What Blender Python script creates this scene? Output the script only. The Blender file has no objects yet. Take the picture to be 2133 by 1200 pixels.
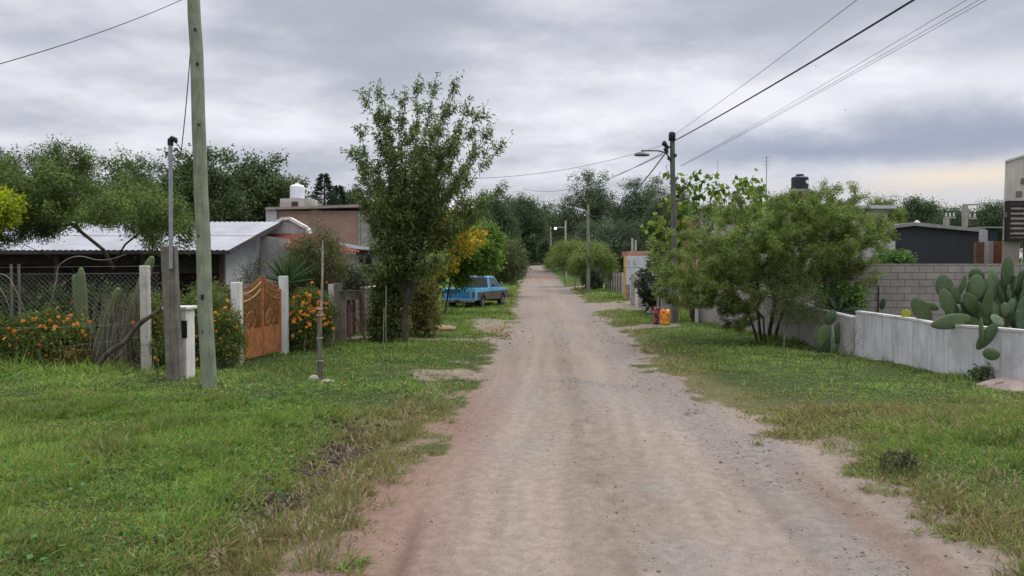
import bpy, math, random
import numpy as np
from mathutils import Vector, Matrix, Euler

R = math.radians
rng = np.random.default_rng(7)
random.seed(7)
scene = bpy.context.scene
COL = scene.collection

# ------------------------------------------------------------------ camera model
W, H, F, HOR, EYE = 2133.0, 1200.0, 1540.0, 550.0, 2.2
PITCH = math.atan((H / 2 - HOR) / F)
CP, SP = math.cos(PITCH), math.sin(PITCH)


def at(px, py, Y):
    """world point seen at photo position (px,py) at depth Y"""
    dx, dy = (px - W / 2) / F, (H / 2 - py) / F
    t = Y / (dy * SP + CP)
    return Vector((t * dx, Y, EYE + t * (dy * CP - SP)))


# ------------------------------------------------------------------ noise
def _hash(ix, iy, s):
    h = (ix.astype(np.int64) * 374761393 + iy.astype(np.int64) * 668265263 + s * 1442695041) & 0x7FFFFFFF
    h = ((h ^ (h >> 13)) * 1274126177) & 0x7FFFFFFF
    return ((h ^ (h >> 16)) & 0xFFFF) / 65535.0


def vnoise(x, y, s=0):
    x = np.asarray(x, float); y = np.asarray(y, float)
    ix, iy = np.floor(x), np.floor(y)
    fx, fy = x - ix, y - iy
    fx = fx * fx * (3 - 2 * fx); fy = fy * fy * (3 - 2 * fy)
    a, b = _hash(ix, iy, s), _hash(ix + 1, iy, s)
    c, d = _hash(ix, iy + 1, s), _hash(ix + 1, iy + 1, s)
    return (a * (1 - fx) + b * fx) * (1 - fy) + (c * (1 - fx) + d * fx) * fy


def fbm(x, y, s=0, o=4):
    v, a, t = 0, 0.5, 0
    for k in range(o):
        v = v + a * vnoise(np.asarray(x) * 2 ** k, np.asarray(y) * 2 ** k, s + k * 17)
        t += a; a *= 0.5
    return v / t


def sm(a, b, x):
    t = np.clip((np.asarray(x, float) - a) / (b - a), 0, 1)
    return t * t * (3 - 2 * t)


# ------------------------------------------------------------------ terrain
RY = [-60, 3, 5.2, 7.5, 9.7, 13.5, 17.8, 22.6, 30.8, 37.6, 67, 95, 120, 150, 200, 400]
RL = [-1.4, -1.3, -1.14, -1.08, -.86, -.45, -.3, -.1, .35, .35, .85, 1.5, 2.3, 3.2, 4.6, 9]
RR = [3.0, 3.05, 3.1, 3.1, 3.1, 2.82, 2.92, 3.3, 3.6, 4.0, 5.0, 5.6, 5.4, 6.0, 7.4, 12]


def road_lr(y):
    return np.interp(y, RY, RL), np.interp(y, RY, RR)


def road_d(x, y):
    l, r = road_lr(y)
    return np.maximum(l - x, x - r)      # >0 outside


def gh(x, y):
    x = np.asarray(x, float); y = np.asarray(y, float)
    z = sm(72, 152, y) * 2.6 + np.clip(y - 150, 0, 200) * 0.008
    l, r = road_lr(y)
    d = road_d(x, y)
    left = x < (l + r) / 2
    z = z - .15 * np.exp(-((y - 38) / 9) ** 2)
    z = z + 0.09 * sm(0, 1.8, d)
    z = z + np.where(left, -0.17 * np.exp(-((d - 1.0) / .42) ** 2) * sm(12.5, 9, y), 0)
    z = z + np.where(left, 0.10 * sm(1.4, 2.6, d) * sm(16, 11, y), 0)
    z = z + np.where(~left, 0.12 * sm(.9, 2.6, d) * sm(13, 8, y), 0)
    z = z + (fbm(x * .8, y * .8, 3) - .5) * 0.10 * sm(-.1, 1.2, d)
    z = z + (fbm(x * 3.1, y * 3.1, 5, 3) - .5) * 0.045 * sm(-.2, .5, d)
    z = z + (fbm(x * 1.1, y * .35, 9, 3) - .5) * 0.05
    z = z + (fbm(x * 6, y * 5, 19, 2) - .5) * 0.006
    ins = sm(.1, -.25, d)
    z = z + (vnoise((x - l) * 4.6, y * .10, 33) - .5) * .035 * ins + (vnoise((x - l) * 9.5, y * .22, 34) - .5) * .016 * ins
    u = (x - l) / (r - l)
    for c, wd, dep in ((.27, .11, .022), (.72, .12, .026)):
        z = z - dep * np.exp(-((u - c) / wd) ** 2)
    # rut at the near left edge and wheel groove at the right
    z = z - 0.05 * np.exp(-((u - .075) / .018) ** 2) * sm(7.5, 5.5, y) * sm(3.6, 4.6, y)
    z = z - 0.05 * np.exp(-((u - .985) / .03) ** 2) * sm(8.2, 6.5, y)
    return z


def g1(x, y):
    return float(gh(x, y))


def gp(px, py):
    """ground point under photo position"""
    z = 0.0
    for _ in range(30):
        dy = (H / 2 - py) / F
        k = (dy * CP - SP) / (dy * SP + CP)
        if k > -1e-4:
            k = -1e-4
        Y = min((z - EYE) / k, 160)
        p = at(px, py, Y)
        z = 0.5 * z + 0.5 * g1(p.x, p.y)
    return Vector((p.x, p.y, g1(p.x, p.y)))


def onground(px, Y):
    p = at(px, HOR, Y)
    return Vector((p.x, Y, g1(p.x, Y)))


# ------------------------------------------------------------------ materials
MATS = {}


def nt(m):
    m.use_nodes = True
    t = m.node_tree
    t.nodes.clear()
    return t, t.nodes, t.links


def N(t, typ, **kw):
    n = t.nodes.new(typ)
    for k, v in kw.items():
        setattr(n, k, v)
    return n


def mixc(t, fac, a, b, blend='MIX'):
    m = N(t, 'ShaderNodeMix', data_type='RGBA', blend_type=blend)
    for sock, v in ((m.inputs[0], fac), (m.inputs[6], a), (m.inputs[7], b)):
        if hasattr(v, 'type') and hasattr(v, 'node'):
            t.links.new(v, sock)
        elif isinstance(v, (int, float)):
            sock.default_value = v
        else:
            sock.default_value = (*v, 1) if len(v) == 3 else v
    return m.outputs[2]


def noise(t, vec, scale, detail=4, rough=.55):
    n = N(t, 'ShaderNodeTexNoise')
    n.inputs['Scale'].default_value = scale
    n.inputs['Detail'].default_value = detail
    n.inputs['Roughness'].default_value = rough
    if vec is not None:
        t.links.new(vec, n.inputs['Vector'])
    return n.outputs[0]


def ramp(t, fac, a, b):
    m = N(t, 'ShaderNodeMapRange')
    m.interpolation_type = 'SMOOTHSTEP'
    t.links.new(fac, m.inputs[0])
    m.inputs[1].default_value = a; m.inputs[2].default_value = b
    return m.outputs[0]


def mapping(t, src, scale=(1, 1, 1), loc=(0, 0, 0)):
    mp = N(t, 'ShaderNodeMapping')
    mp.inputs['Scale'].default_value = scale
    mp.inputs['Location'].default_value = loc
    t.links.new(src, mp.inputs['Vector'])
    return mp.outputs[0]


def mat(name, col, rough=.8, var=.25, scale=6, stain=None, stain_amt=.5, stain_scale=(5, 5, .5), bump=.3, bscale=60,
        metal=0, spec=.3, spot=None, spot_scale=3):
    """weathered surface: base colour, blotches, optional run-down stains and spots"""
    if name in MATS:
        return MATS[name]
    m = bpy.data.materials.new(name)
    t, n, l = nt(m)
    out = N(t, 'ShaderNodeOutputMaterial')
    b = N(t, 'ShaderNodeBsdfPrincipled')
    l.new(b.outputs[0], out.inputs[0])
    tc = N(t, 'ShaderNodeTexCoord').outputs['Object']
    c0 = tuple(max(0, x * (1 - var)) for x in col)
    c1 = tuple(min(1, x * (1 + var)) for x in col)
    c = mixc(t, ramp(t, noise(t, tc, scale, 6), .3, .7), c0, c1)
    if stain:
        s = noise(t, mapping(t, tc, stain_scale), 1, 5, .6)
        s2 = N(t, 'ShaderNodeMath', operation='MULTIPLY')
        l.new(ramp(t, s, .42, .72), s2.inputs[0]); s2.inputs[1].default_value = stain_amt
        c = mixc(t, s2.outputs[0], c, stain)
    if spot:
        c = mixc(t, ramp(t, noise(t, tc, spot_scale, 5, .65), .56, .66), c, spot)
    l.new(c, b.inputs['Base Color'])
    b.inputs['Roughness'].default_value = rough
    b.inputs['Metallic'].default_value = metal
    b.inputs['Specular IOR Level'].default_value = spec
    if bump:
        bp = N(t, 'ShaderNodeBump')
        bp.inputs['Strength'].default_value = bump
        bp.inputs['Distance'].default_value = .02
        l.new(noise(t, tc, bscale, 5), bp.inputs['Height'])
        l.new(bp.outputs[0], b.inputs['Normal'])
    MATS[name] = m
    return m


def leafmat(name, trans=.3, rough=.6):
    if name in MATS:
        return MATS[name]
    m = bpy.data.materials.new(name)
    t, n, l = nt(m)
    out = N(t, 'ShaderNodeOutputMaterial')
    at_ = N(t, 'ShaderNodeAttribute', attribute_name='Col')
    b = N(t, 'ShaderNodeBsdfPrincipled')
    b.inputs['Roughness'].default_value = rough
    b.inputs['Specular IOR Level'].default_value = .25
    tr = N(t, 'ShaderNodeBsdfTranslucent')
    hs = N(t, 'ShaderNodeHueSaturation')
    hs.inputs['Value'].default_value = 1.35; hs.inputs['Saturation'].default_value = 1.1
    l.new(at_.outputs['Color'], hs.inputs['Color'])
    l.new(at_.outputs['Color'], b.inputs['Base Color'])
    l.new(hs.outputs[0], tr.inputs['Color'])
    mx = N(t, 'ShaderNodeMixShader')
    mx.inputs[0].default_value = trans
    l.new(b.outputs[0], mx.inputs[1]); l.new(tr.outputs[0], mx.inputs[2])
    l.new(mx.outputs[0], out.inputs[0])
    MATS[name] = m
    return m


def brickmat(name, c1, c2, mortar, bw, bh, ms, axis='x', offset=.5, stain=None, rough=.9, bump=.6):
    if name in MATS:
        return MATS[name]
    m = bpy.data.materials.new(name)
    t, n, l = nt(m)
    out = N(t, 'ShaderNodeOutputMaterial')
    b = N(t, 'ShaderNodeBsdfPrincipled')
    b.inputs['Roughness'].default_value = rough
    b.inputs['Specular IOR Level'].default_value = .15
    l.new(b.outputs[0], out.inputs[0])
    tc = N(t, 'ShaderNodeTexCoord').outputs['Object']
    sp = N(t, 'ShaderNodeSeparateXYZ'); l.new(tc, sp.inputs[0])
    cb = N(t, 'ShaderNodeCombineXYZ')
    l.new(sp.outputs[0 if axis == 'x' else 1], cb.inputs[0]); l.new(sp.outputs[2], cb.inputs[1])
    br = N(t, 'ShaderNodeTexBrick')
    br.offset = offset
    l.new(cb.outputs[0], br.inputs['Vector'])
    br.inputs['Color1'].default_value = (*c1, 1); br.inputs['Color2'].default_value = (*c2, 1)
    br.inputs['Mortar'].default_value = (*mortar, 1)
    br.inputs['Scale'].default_value = 1
    br.inputs['Mortar Size'].default_value = ms
    br.inputs['Mortar Smooth'].default_value = .3
    br.inputs['Brick Width'].default_value = bw; br.inputs['Row Height'].default_value = bh
    c = mixc(t, ramp(t, noise(t, tc, 2.2, 6, .6), .3, .75), br.outputs['Color'],
             mixc(t, .5, br.outputs['Color'], stain or tuple(x * .5 for x in c1)))
    c = mixc(t, ramp(t, noise(t, tc, 30, 3), .35, .7), c, mixc(t, .18, c, (.02, .02, .02)))
    l.new(c, b.inputs['Base Color'])
    bp = N(t, 'ShaderNodeBump'); bp.inputs['Strength'].default_value = bump; bp.inputs['Distance'].default_value = .015
    inv = N(t, 'ShaderNodeMath', operation='MULTIPLY_ADD')
    inv.inputs[1].default_value = -1
    l.new(br.outputs['Fac'], inv.inputs[0]); l.new(noise(t, tc, 50, 4), inv.inputs[2])
    l.new(inv.outputs[0], bp.inputs['Height']); l.new(bp.outputs[0], b.inputs['Normal'])
    MATS[name] = m
    return m


# ------------------------------------------------------------------ object helpers
ORIG = {}


def tag(o, label=None, cat=None, group=None, kind=None):
    if label: o['label'] = label
    if cat: o['category'] = cat
    if group: o['group'] = group
    if kind: o['kind'] = kind
    return o


def thing(name, label, cat, loc, rz=0, group=None):
    o = bpy.data.objects.new(name, None)
    o.empty_display_size = .2
    COL.objects.link(o)
    o.location = loc
    o.rotation_euler = (0, 0, rz)
    ORIG[o.name] = Vector(loc)
    return tag(o, label, cat, group)


def link_mesh(name, me, m, parent=None, origin=None, local=False, smooth=False):
    """vertices are in world space unless local"""
    mats = m if isinstance(m, (list, tuple)) else [m]
    for x in mats:
        me.materials.append(x)
    o = bpy.data.objects.new(name, me)
    COL.objects.link(o)
    org = Vector((0, 0, 0))
    if parent is not None:
        o.parent = parent
        org = ORIG.get(parent.name, org)
    elif origin is not None:
        org = Vector(origin); o.location = org
    ORIG[o.name] = org
    if not local and org.length > 0:
        me.transform(Matrix.Translation(-org))
    if smooth:
        me.polygons.foreach_set('use_smooth', [True] * len(me.polygons))
    me.update()
    return o


class MB:
    def __init__(s):
        s.v, s.f, s.mi = [], [], []

    def add(s, vs, fs, mi=0):
        b = len(s.v)
        s.v.extend([tuple(x) for x in vs])
        s.f.extend([tuple(i + b for i in f) for f in fs])
        s.mi.extend([mi] * len(fs))
        return s

    def box(s, c, size, rot=None, mi=0):
        hx, hy, hz = (k / 2 for k in size)
        vs = [Vector((x, y, z)) for x in (-hx, hx) for y in (-hy, hy) for z in (-hz, hz)]
        if rot is not None:
            M = rot if isinstance(rot, Matrix) else Euler(rot).to_matrix()
            vs = [M @ v for v in vs]
        c = Vector(c)
        return s.add([v + c for v in vs], [(0, 1, 3, 2), (4, 6, 7, 5), (0, 4, 5, 1), (2, 3, 7, 6), (0, 2, 6, 4), (1, 5, 7, 3)], mi)

    def beam(s, a, b, w, h, mi=0, up=(0, 0, 1)):
        """rectangular bar from a to b"""
        a, b = Vector(a), Vector(b)
        d = (b - a).normalized()
        u = Vector(up)
        if abs(d.dot(u)) > .98: u = Vector((0, 1, 0))
        x = d.cross(u).normalized() * w / 2
        y = x.normalized().cross(d).normalized() * h / 2
        vs = [p + sx * x + sy * y for p in (a, b) for sx, sy in ((-1, -1), (1, -1), (1, 1), (-1, 1))]
        return s.add(vs, [(3, 2, 1, 0), (4, 5, 6, 7), (0, 1, 5, 4), (1, 2, 6, 5), (2, 3, 7, 6), (3, 0, 4, 7)], mi)

    def tube(s, pts, r, k=8, mi=0, cap=True):
        pts = [Vector(p) for p in pts]
        n = len(pts)
        rr = r if isinstance(r, (list, tuple)) else [r] * n
        vs, fs = [], []
        ref = None
        for i, p in enumerate(pts):
            d = (pts[min(i + 1, n - 1)] - pts[max(i - 1, 0)]).normalized()
            if ref is None or abs(ref.dot(d)) > .98:
                ref = Vector((0, 0, 1)) if abs(d.z) < .9 else Vector((1, 0, 0))
            x = (ref - d * ref.dot(d)).normalized(); y = d.cross(x)
            ref = x
            for j in range(k):
                a = 2 * math.pi * j / k
                vs.append(p + (x * math.cos(a) + y * math.sin(a)) * rr[i])
        for i in range(n - 1):
            for j in range(k):
                a, b = i * k + j, i * k + (j + 1) % k
                fs.append((a, b, b + k, a + k))
        if cap:
            fs.append(tuple(range(k - 1, -1, -1))); fs.append(tuple(range((n - 1) * k, n * k)))
        return s.add(vs, fs, mi)

    def lathe(s, c, prof, k=20, mi=0):
        """prof = [(r,z)...] around vertical axis at c"""
        c = Vector(c)
        vs, fs = [], []
        for r, z in prof:
            for j in range(k):
                a = 2 * math.pi * j / k
                vs.append(c + Vector((r * math.cos(a), r * math.sin(a), z)))
        for i in range(len(prof) - 1):
            for j in range(k):
                a, b = i * k + j, i * k + (j + 1) % k
                fs.append((a, b, b + k, a + k))
        fs.append(tuple(range(k - 1, -1, -1))); fs.append(tuple(range((len(prof) - 1) * k, len(prof) * k)))
        return s.add(vs, fs, mi)

    def prism(s, poly, ext, mi=0):
        """planar polygon (3-D points) pushed along ext"""
        e = Vector(ext)
        n = len(poly)
        p = [Vector(q) for q in poly]
        vs = p + [q + e for q in p]
        fs = [tuple(range(n - 1, -1, -1)), tuple(range(n, 2 * n))] + [(i, (i + 1) % n, (i + 1) % n + n, i + n) for i in range(n)]
        return s.add(vs, fs, mi)

    def build(s, name, m, parent=None, origin=None, local=False, smooth=False, bevel=0, segs=2, angle=35):
        me = bpy.data.meshes.new(name)
        me.from_pydata(s.v, [], s.f)
        if len(set(s.mi)) > 1:
            me.polygons.foreach_set('material_index', s.mi)
        import bmesh
        bm = bmesh.new(); bm.from_mesh(me)
        bmesh.ops.recalc_face_normals(bm, faces=bm.faces)
        if bevel:
            bmesh.ops.remove_doubles(bm, verts=bm.verts, dist=1e-5)
            ed = [e for e in bm.edges if len(e.link_faces) == 2 and e.calc_face_angle(0) > R(angle)]
            bmesh.ops.bevel(bm, geom=ed, offset=bevel, segments=segs, profile=.5, affect='EDGES', clamp_overlap=True)
        bm.to_mesh(me); bm.free()
        o = link_mesh(name, me, m, parent, origin, local, smooth)
        if smooth and bevel == 0:
            try:
                me.set_sharp_from_angle(angle=R(50))
            except Exception:
                pass
        return o


def np_mesh(name, V, F4, C=None):
    """fast mesh from arrays; F4 (m,k) with constant k"""
    me = bpy.data.meshes.new(name)
    V = np.ascontiguousarray(V, np.float32)
    nv, (nf, k) = len(V), F4.shape
    me.vertices.add(nv); me.vertices.foreach_set('co', V.ravel())
    me.loops.add(nf * k); me.loops.foreach_set('vertex_index', np.ascontiguousarray(F4, np.int32).ravel())
    me.polygons.add(nf)
    me.polygons.foreach_set('loop_start', np.arange(0, nf * k, k, dtype=np.int32))
    try:
        me.polygons.foreach_set('loop_total', np.full(nf, k, np.int32))
    except Exception:
        pass
    if C is not None:
        a = me.color_attributes.new('Col', 'FLOAT_COLOR', 'POINT')
        c4 = np.ones((nv, 4), np.float32); c4[:, :3] = np.clip(C, 0, 1)
        a.data.foreach_set('color', c4.ravel())
    me.update(calc_edges=True)
    return me


def nrm(a):
    return a / np.maximum(np.linalg.norm(a, axis=-1, keepdims=True), 1e-9)


def leaf_arrays(P, D, L, Wd, C, droop=.15, wide=.45):
    """one folded rhomb per leaf"""
    n = len(P)
    D = nrm(D)
    S = nrm(np.cross(D, rng.normal(size=(n, 3))))
    Nn = np.cross(D, S)
    L = np.broadcast_to(L, n)[:, None]; Wd = np.broadcast_to(Wd, n)[:, None]
    v = np.empty((n, 4, 3))
    v[:, 0] = P
    v[:, 1] = P + D * L * wide + S * Wd / 2 + Nn * Wd * .12
    v[:, 2] = P + D * L; v[:, 2, 2] -= (L * droop)[:, 0]
    v[:, 3] = P + D * L * wide - S * Wd / 2 + Nn * Wd * .12
    F4 = np.arange(n * 4).reshape(n, 4)
    return v.reshape(-1, 3), F4, np.repeat(C, 4, axis=0)


def palette(n, cols, jit=.18, w=None):
    cols = np.array(cols)
    w = None if w is None else np.array(w) / np.sum(w)
    c = cols[rng.choice(len(cols), n, p=w)]
    return c * (1 + rng.normal(size=(n, 1)) * jit) * (1 + rng.normal(size=(n, 3)) * jit * .25)


# ------------------------------------------------------------------ plants
def ellip(px0, px1, py0, py1, Y, ry=None, w=None):
    c = at((px0 + px1) / 2, (py0 + py1) / 2, Y)
    rx = (px1 - px0) / 2 / F * Y; rz = (py1 - py0) / 2 / F * Y
    return (c, (rx, ry or rx, rz), w or rx * rz)


def sample_env(env, n, shell=.55):
    w = np.array([e[2] for e in env]); w = w / w.sum()
    ids = rng.choice(len(env), n, p=w)
    d = nrm(rng.normal(size=(n, 3)))
    r = rng.random(n) ** (1 / 3)
    r = r * (1 - shell) + shell * (1 - (1 - r) ** 1.5)
    c = np.array([tuple(e[0]) for e in env])[ids]; s = np.array([e[1] for e in env])[ids]
    return c + d * s * r[:, None]


def skeleton(stems, pts, step=.45, curl=.12, pen=.12, lift=.0):
    """stems: list of polylines; returns nodes, parent"""
    P, par, plen, = [], [], []
    for st in stems:
        for i, q in enumerate(st):
            P.append(np.array(q, float)); par.append(-1 if i == 0 else len(P) - 2)
            plen.append(0 if i == 0 else plen[-1] + np.linalg.norm(P[-1] - P[-2]))
    nst = len(P)
    tips = []
    hub = np.array(stems[0][-1], float)
    order = np.argsort(np.linalg.norm(pts - hub, axis=1))
    A = np.zeros((nst + len(pts) * 14, 3)); A[:nst] = P
    PL = np.zeros(len(A)); PL[:nst] = plen
    ok = np.zeros(len(A), bool)
    k = 0
    for st in stems:
        m = len(st)
        ok[k + max(0, m - max(2, m // 2)):k + m] = True
        k += m
    cnt = nst
    for i in order:
        q = pts[i]
        dd = A[:cnt] - q
        d = np.sqrt((dd ** 2).sum(1))
        cost = d + pen * PL[:cnt] + np.where(ok[:cnt], 0, 1e6)
        j = int(np.argmin(cost))
        L = d[j]
        m = int(min(12, max(1, round(L / step))))
        prev = j
        a = A[j].copy()
        for s in range(1, m + 1):
            t = s / m
            p = a + (q - a) * t
            if s < m:
                p = p + rng.normal(size=3) * curl * step
            p[2] += lift * L * math.sin(math.pi * t) * .5
            A[cnt] = p; PL[cnt] = PL[prev] + L / m; ok[cnt] = True
            par.append(prev); prev = cnt; cnt += 1
        tips.append(cnt - 1)
    return A[:cnt].copy(), np.array(par), np.array(tips), nst


def branch_mesh(name, A, par, r_tip, r_base, expo=.45, stretch=1.0, col=None):
    n = len(A)
    cnt = np.zeros(n)
    haschild = np.zeros(n, bool)
    for i in range(n - 1, -1, -1):
        if not haschild[i]: cnt[i] = 1
        if par[i] >= 0:
            cnt[par[i]] += cnt[i]; haschild[par[i]] = True
    r = r_tip * cnt ** expo
    r = np.minimum(r, r_base)
    mb_v, mb_f = [], []
    vb = 0
    for i in range(n):
        j = par[i]
        if j < 0: continue
        a, b = A[j], A[i]
        ra, rb = min(r[j], r[i] * 1.5), r[i]
        if par[j] < 0: ra = r[j] * 1.15
        d = b - a; L = np.linalg.norm(d)
        if L < 1e-5: continue
        d = d / L
        ref = np.array((0, 0, 1.)) if abs(d[2]) < .9 else np.array((1., 0, 0))
        x = np.cross(d, ref); x /= np.linalg.norm(x); y = np.cross(d, x)
        k = 8 if rb > .04 else (5 if rb > .012 else 3)
        an = np.arange(k) * 2 * math.pi / k
        ring = np.cos(an)[:, None] * x + np.sin(an)[:, None] * y
        mb_v.append(a - d * ra * .25 + ring * ra); mb_v.append(b + ring * rb)
        for q in range(k):
            q2 = (q + 1) % k
            mb_f.append((vb + q, vb + q2, vb + k + q2, vb + k + q))
        vb += 2 * k
    V = np.concatenate(mb_v); F4 = np.array(mb_f)
    return np_mesh(name, V, F4)


def leaves_on(A, par, ids, per, spread, up, out, hub, jitter):
    """positions and directions of leaves along the edges ending in ids"""
    rep = np.repeat(ids, per)
    t = rng.random(len(rep))[:, None]
    a, b = A[par[rep]], A[rep]
    P = a + (b - a) * t + rng.normal(size=(len(rep), 3)) * jitter
    D = nrm(b - a) * .6 + rng.normal(size=(len(rep), 3)) * spread
    D += nrm(P - hub) * out
    D[:, 2] += up
    return P, D


BARK = {}


def bark(col, name):
    return mat(name, col, .95, .35, 9, bump=.7, bscale=25, spec=.1)


def plant(name, label, cat, base, env, stems=None, n_pts=200, per=40, leaf=(.10, .04), cols=((.05, .09, .02),), w=None,
          r_base=.12, r_tip=.004, barkc=(.12, .1, .075), shell=.55, jitter=.10, spread=.7, up=.1, out=.3, step=.45, trans=.3,
          droop=.15, group=None, gap=.0, jit=.2, depth=1, parts=('trunk', 'crown'), expo=.45, pen=.12, curl=.12, extra=None, lift=0):
    base = Vector(base)
    root = thing(name, label, cat, base, group=group)
    if stems is None:
        c = env[0][0]
        top = Vector((base.x * .6 + c.x * .4, base.y * .6 + c.y * .4, max(base.z + .4, c.z - env[0][1][2] * .9)))
        mid = (base + top) / 2 + Vector((random.uniform(-.1, .1), random.uniform(-.1, .1), 0))
        stems = [[base - Vector((0, 0, .15)), mid, top]]
    pts = sample_env(env, n_pts, shell)
    if gap:
        s = env[0][1][0] * .55
        nn = vnoise(pts[:, 0] / s + 31, pts[:, 2] / s * 1.6 + pts[:, 1] / s * .5, 5)
        pts = pts[nn > gap]
    if extra is not None:
        pts = np.concatenate([pts, np.array([tuple(p) for p in extra])])
    pts = pts[pts[:, 2] > base.z + .05]
    A, par, tips, nst = skeleton(stems, pts, step, curl, pen, lift)
    link_mesh(parts[0], branch_mesh(parts[0], A, par, r_tip, r_base, expo), bark(barkc, f"bark {barkc}"), root)
    ids = list(tips)
    for _ in range(depth - 1):
        ids = ids + [p for p in par[np.array(ids)] if p >= nst]
    ids = np.unique(np.array(ids))
    ids = ids[par[ids] >= 0]
    hub = np.mean(pts, axis=0)
    P, D = leaves_on(A, par, ids, per, spread, up, out, hub, jitter)
    n = len(P)
    L = leaf[0] * rng.uniform(.65, 1.3, n); Wd = leaf[1] * rng.uniform(.7, 1.3, n)
    # whole sprays lean to lighter or darker leaf colour
    C = palette(n, cols, jit, w)
    tw = np.repeat(np.clip(rng.normal(size=len(ids)) * .22, -.5, .6), per)[:n]
    C = C * (1 + tw[:, None])
    V, F4, CC = leaf_arrays(P, D, L, Wd, C, droop)
    link_mesh(parts[1], np_mesh(parts[1], V, F4, CC), leafmat(f'leaf{trans}', trans), root)
    return root


def copy_tree(root, loc, rz=0, sc=1.0, label=None):
    r = root.copy(); COL.objects.link(r)
    r.location = loc; r.rotation_euler = (0, 0, rz)
    r.scale = (sc, sc, sc) if not isinstance(sc, tuple) else sc
    if label: r['label'] = label
    for ch in [o for o in bpy.data.objects if o.parent == root]:
        c = ch.copy(); COL.objects.link(c); c.parent = r
        for g in [o for o in bpy.data.objects if o.parent == ch]:
            d = g.copy(); COL.objects.link(d); d.parent = c
    return r


def sag(a, b, s, n=16):
    a, b = Vector(a), Vector(b)
    return [a.lerp(b, i / n) - Vector((0, 0, 4 * s * (i / n) * (1 - i / n))) for i in range(n + 1)]

# ================================================================== world, sun, camera
def build_world():
    w = bpy.data.worlds.new("World")
    scene.world = w
    w.use_nodes = True
    t = w.node_tree; t.nodes.clear(); l = t.links
    out = N(t, 'ShaderNodeOutputWorld')
    sky = N(t, 'ShaderNodeTexSky', sky_type='NISHITA')
    sky.sun_disc = False
    sky.sun_elevation = R(52); sky.sun_rotation = R(SUN_AZ)
    b1 = N(t, 'ShaderNodeBackground'); b1.inputs[1].default_value = .1
    l.new(sky.outputs[0], b1.inputs[0])
    d = N(t, 'ShaderNodeTexCoord').outputs['Generated']
    s = N(t, 'ShaderNodeSeparateXYZ'); l.new(d, s.inputs[0])
    X, Y, Z = s.outputs

    def M(op, a, b=None, c=None):
        m = N(t, 'ShaderNodeMath', operation=op)
        for i, v in enumerate((a, b, c)):
            if v is None: continue
            if isinstance(v, (int, float)): m.inputs[i].default_value = v
            else: l.new(v, m.inputs[i])
        return m.outputs[0]

    def band(v, c, wd):          # smooth bump
        q = M('DIVIDE', M('SUBTRACT', v, c), wd)
        return M('POWER', 2.71828, M('MULTIPLY', M('MULTIPLY', q, q), -1))

    zc = M('ADD', M('MAXIMUM', Z, 0.0), .17)
    u = M('DIVIDE', X, zc); v = M('DIVIDE', Y, zc)
    cb = N(t, 'ShaderNodeCombineXYZ'); l.new(u, cb.inputs[0]); l.new(v, cb.inputs[1])
    n1 = noise(t, mapping(t, cb.outputs[0], (.55, .55, 1), (3.1, 7.7, .3)), 1, 7, .55)
    n2 = noise(t, mapping(t, cb.outputs[0], (1.7, 1.8, 1), (9.4, 1.7, 2.1)), 1, 6, .6)
    n3 = noise(t, mapping(t, d, (3.2, 3.2, 15), (0.4, .8, .2)), 1, 5, .5)
    f = M('ADD', M('ADD', M('MULTIPLY', n1, .55), M('MULTIPLY', n2, .34)), M('MULTIPLY', n3, .26))
    fr = ramp(t, f, .45, .70)
    az = M('ARCTAN2', X, Y)
    el = M('ARCSINE', Z)
    wob = M('MULTIPLY', M('SUBTRACT', noise(t, mapping(t, d, (6, 6, 9)), 1, 6, .6), .5), .09)
    e2 = M('ADD', el, wob)
    right = ramp(t, az, .10, .36)
    # bright break low in the sky, heavier grey bank under it on the right, pale warm strip at the horizon
    bright = M('MULTIPLY', band(e2, .205, .042), M('MULTIPLY_ADD', ramp(t, az, -.25, .2), .75, .2))
    fr2 = M('MINIMUM', M('ADD', fr, M('MULTIPLY', bright, .8)), 1.0)
    c = mixc(t, fr2, (.45, .468, .55), (.92, .925, .98))
    dark = M('MULTIPLY', M('MULTIPLY', band(M('ADD', el, M('MULTIPLY', wob, .8)), .142, .028), right), 1.0)
    c = mixc(t, M('MINIMUM', M('MULTIPLY', dark, .9), 1.0), c, (.33, .37, .49))
    low = M('MULTIPLY', ramp(t, el, .125, .085), M('MULTIPLY_ADD', right, .75, .25))
    c = mixc(t, low, c, (.66, .65, .69))
    warm = M('MULTIPLY', band(M('ADD', el, M('MULTIPLY', wob, .3)), .099, .015), ramp(t, az, .38, .55))
    c = mixc(t, M('MULTIPLY', warm, .9), c, (.92, .80, .66))
    # an overcast sky is brighter overhead than at the horizon
    zen = M('MULTIPLY_ADD', ramp(t, Z, .36, .95), ZEN, 1.0)
    b2 = N(t, 'ShaderNodeBackground')
    l.new(c, b2.inputs[0]); l.new(zen, b2.inputs[1])
    mx = N(t, 'ShaderNodeMixShader'); mx.inputs[0].default_value = .93
    l.new(b1.outputs[0], mx.inputs[1]); l.new(b2.outputs[0], mx.inputs[2])
    l.new(mx.outputs[0], out.inputs[0])


SUN_AZ, ZEN = 40, 1.5
build_world()
sun = bpy.data.lights.new('sun', 'SUN')
sun.energy = 1.5; sun.angle = R(20); sun.color = (1, .96, .9)
so = bpy.data.objects.new('sun', sun); COL.objects.link(so)
sd = Vector((math.sin(R(SUN_AZ)) * math.cos(R(52)), math.cos(R(SUN_AZ)) * math.cos(R(52)), math.sin(R(52))))
so.rotation_euler = sd.to_track_quat('Z', 'Y').to_euler()
so.location = sd * 60

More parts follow.
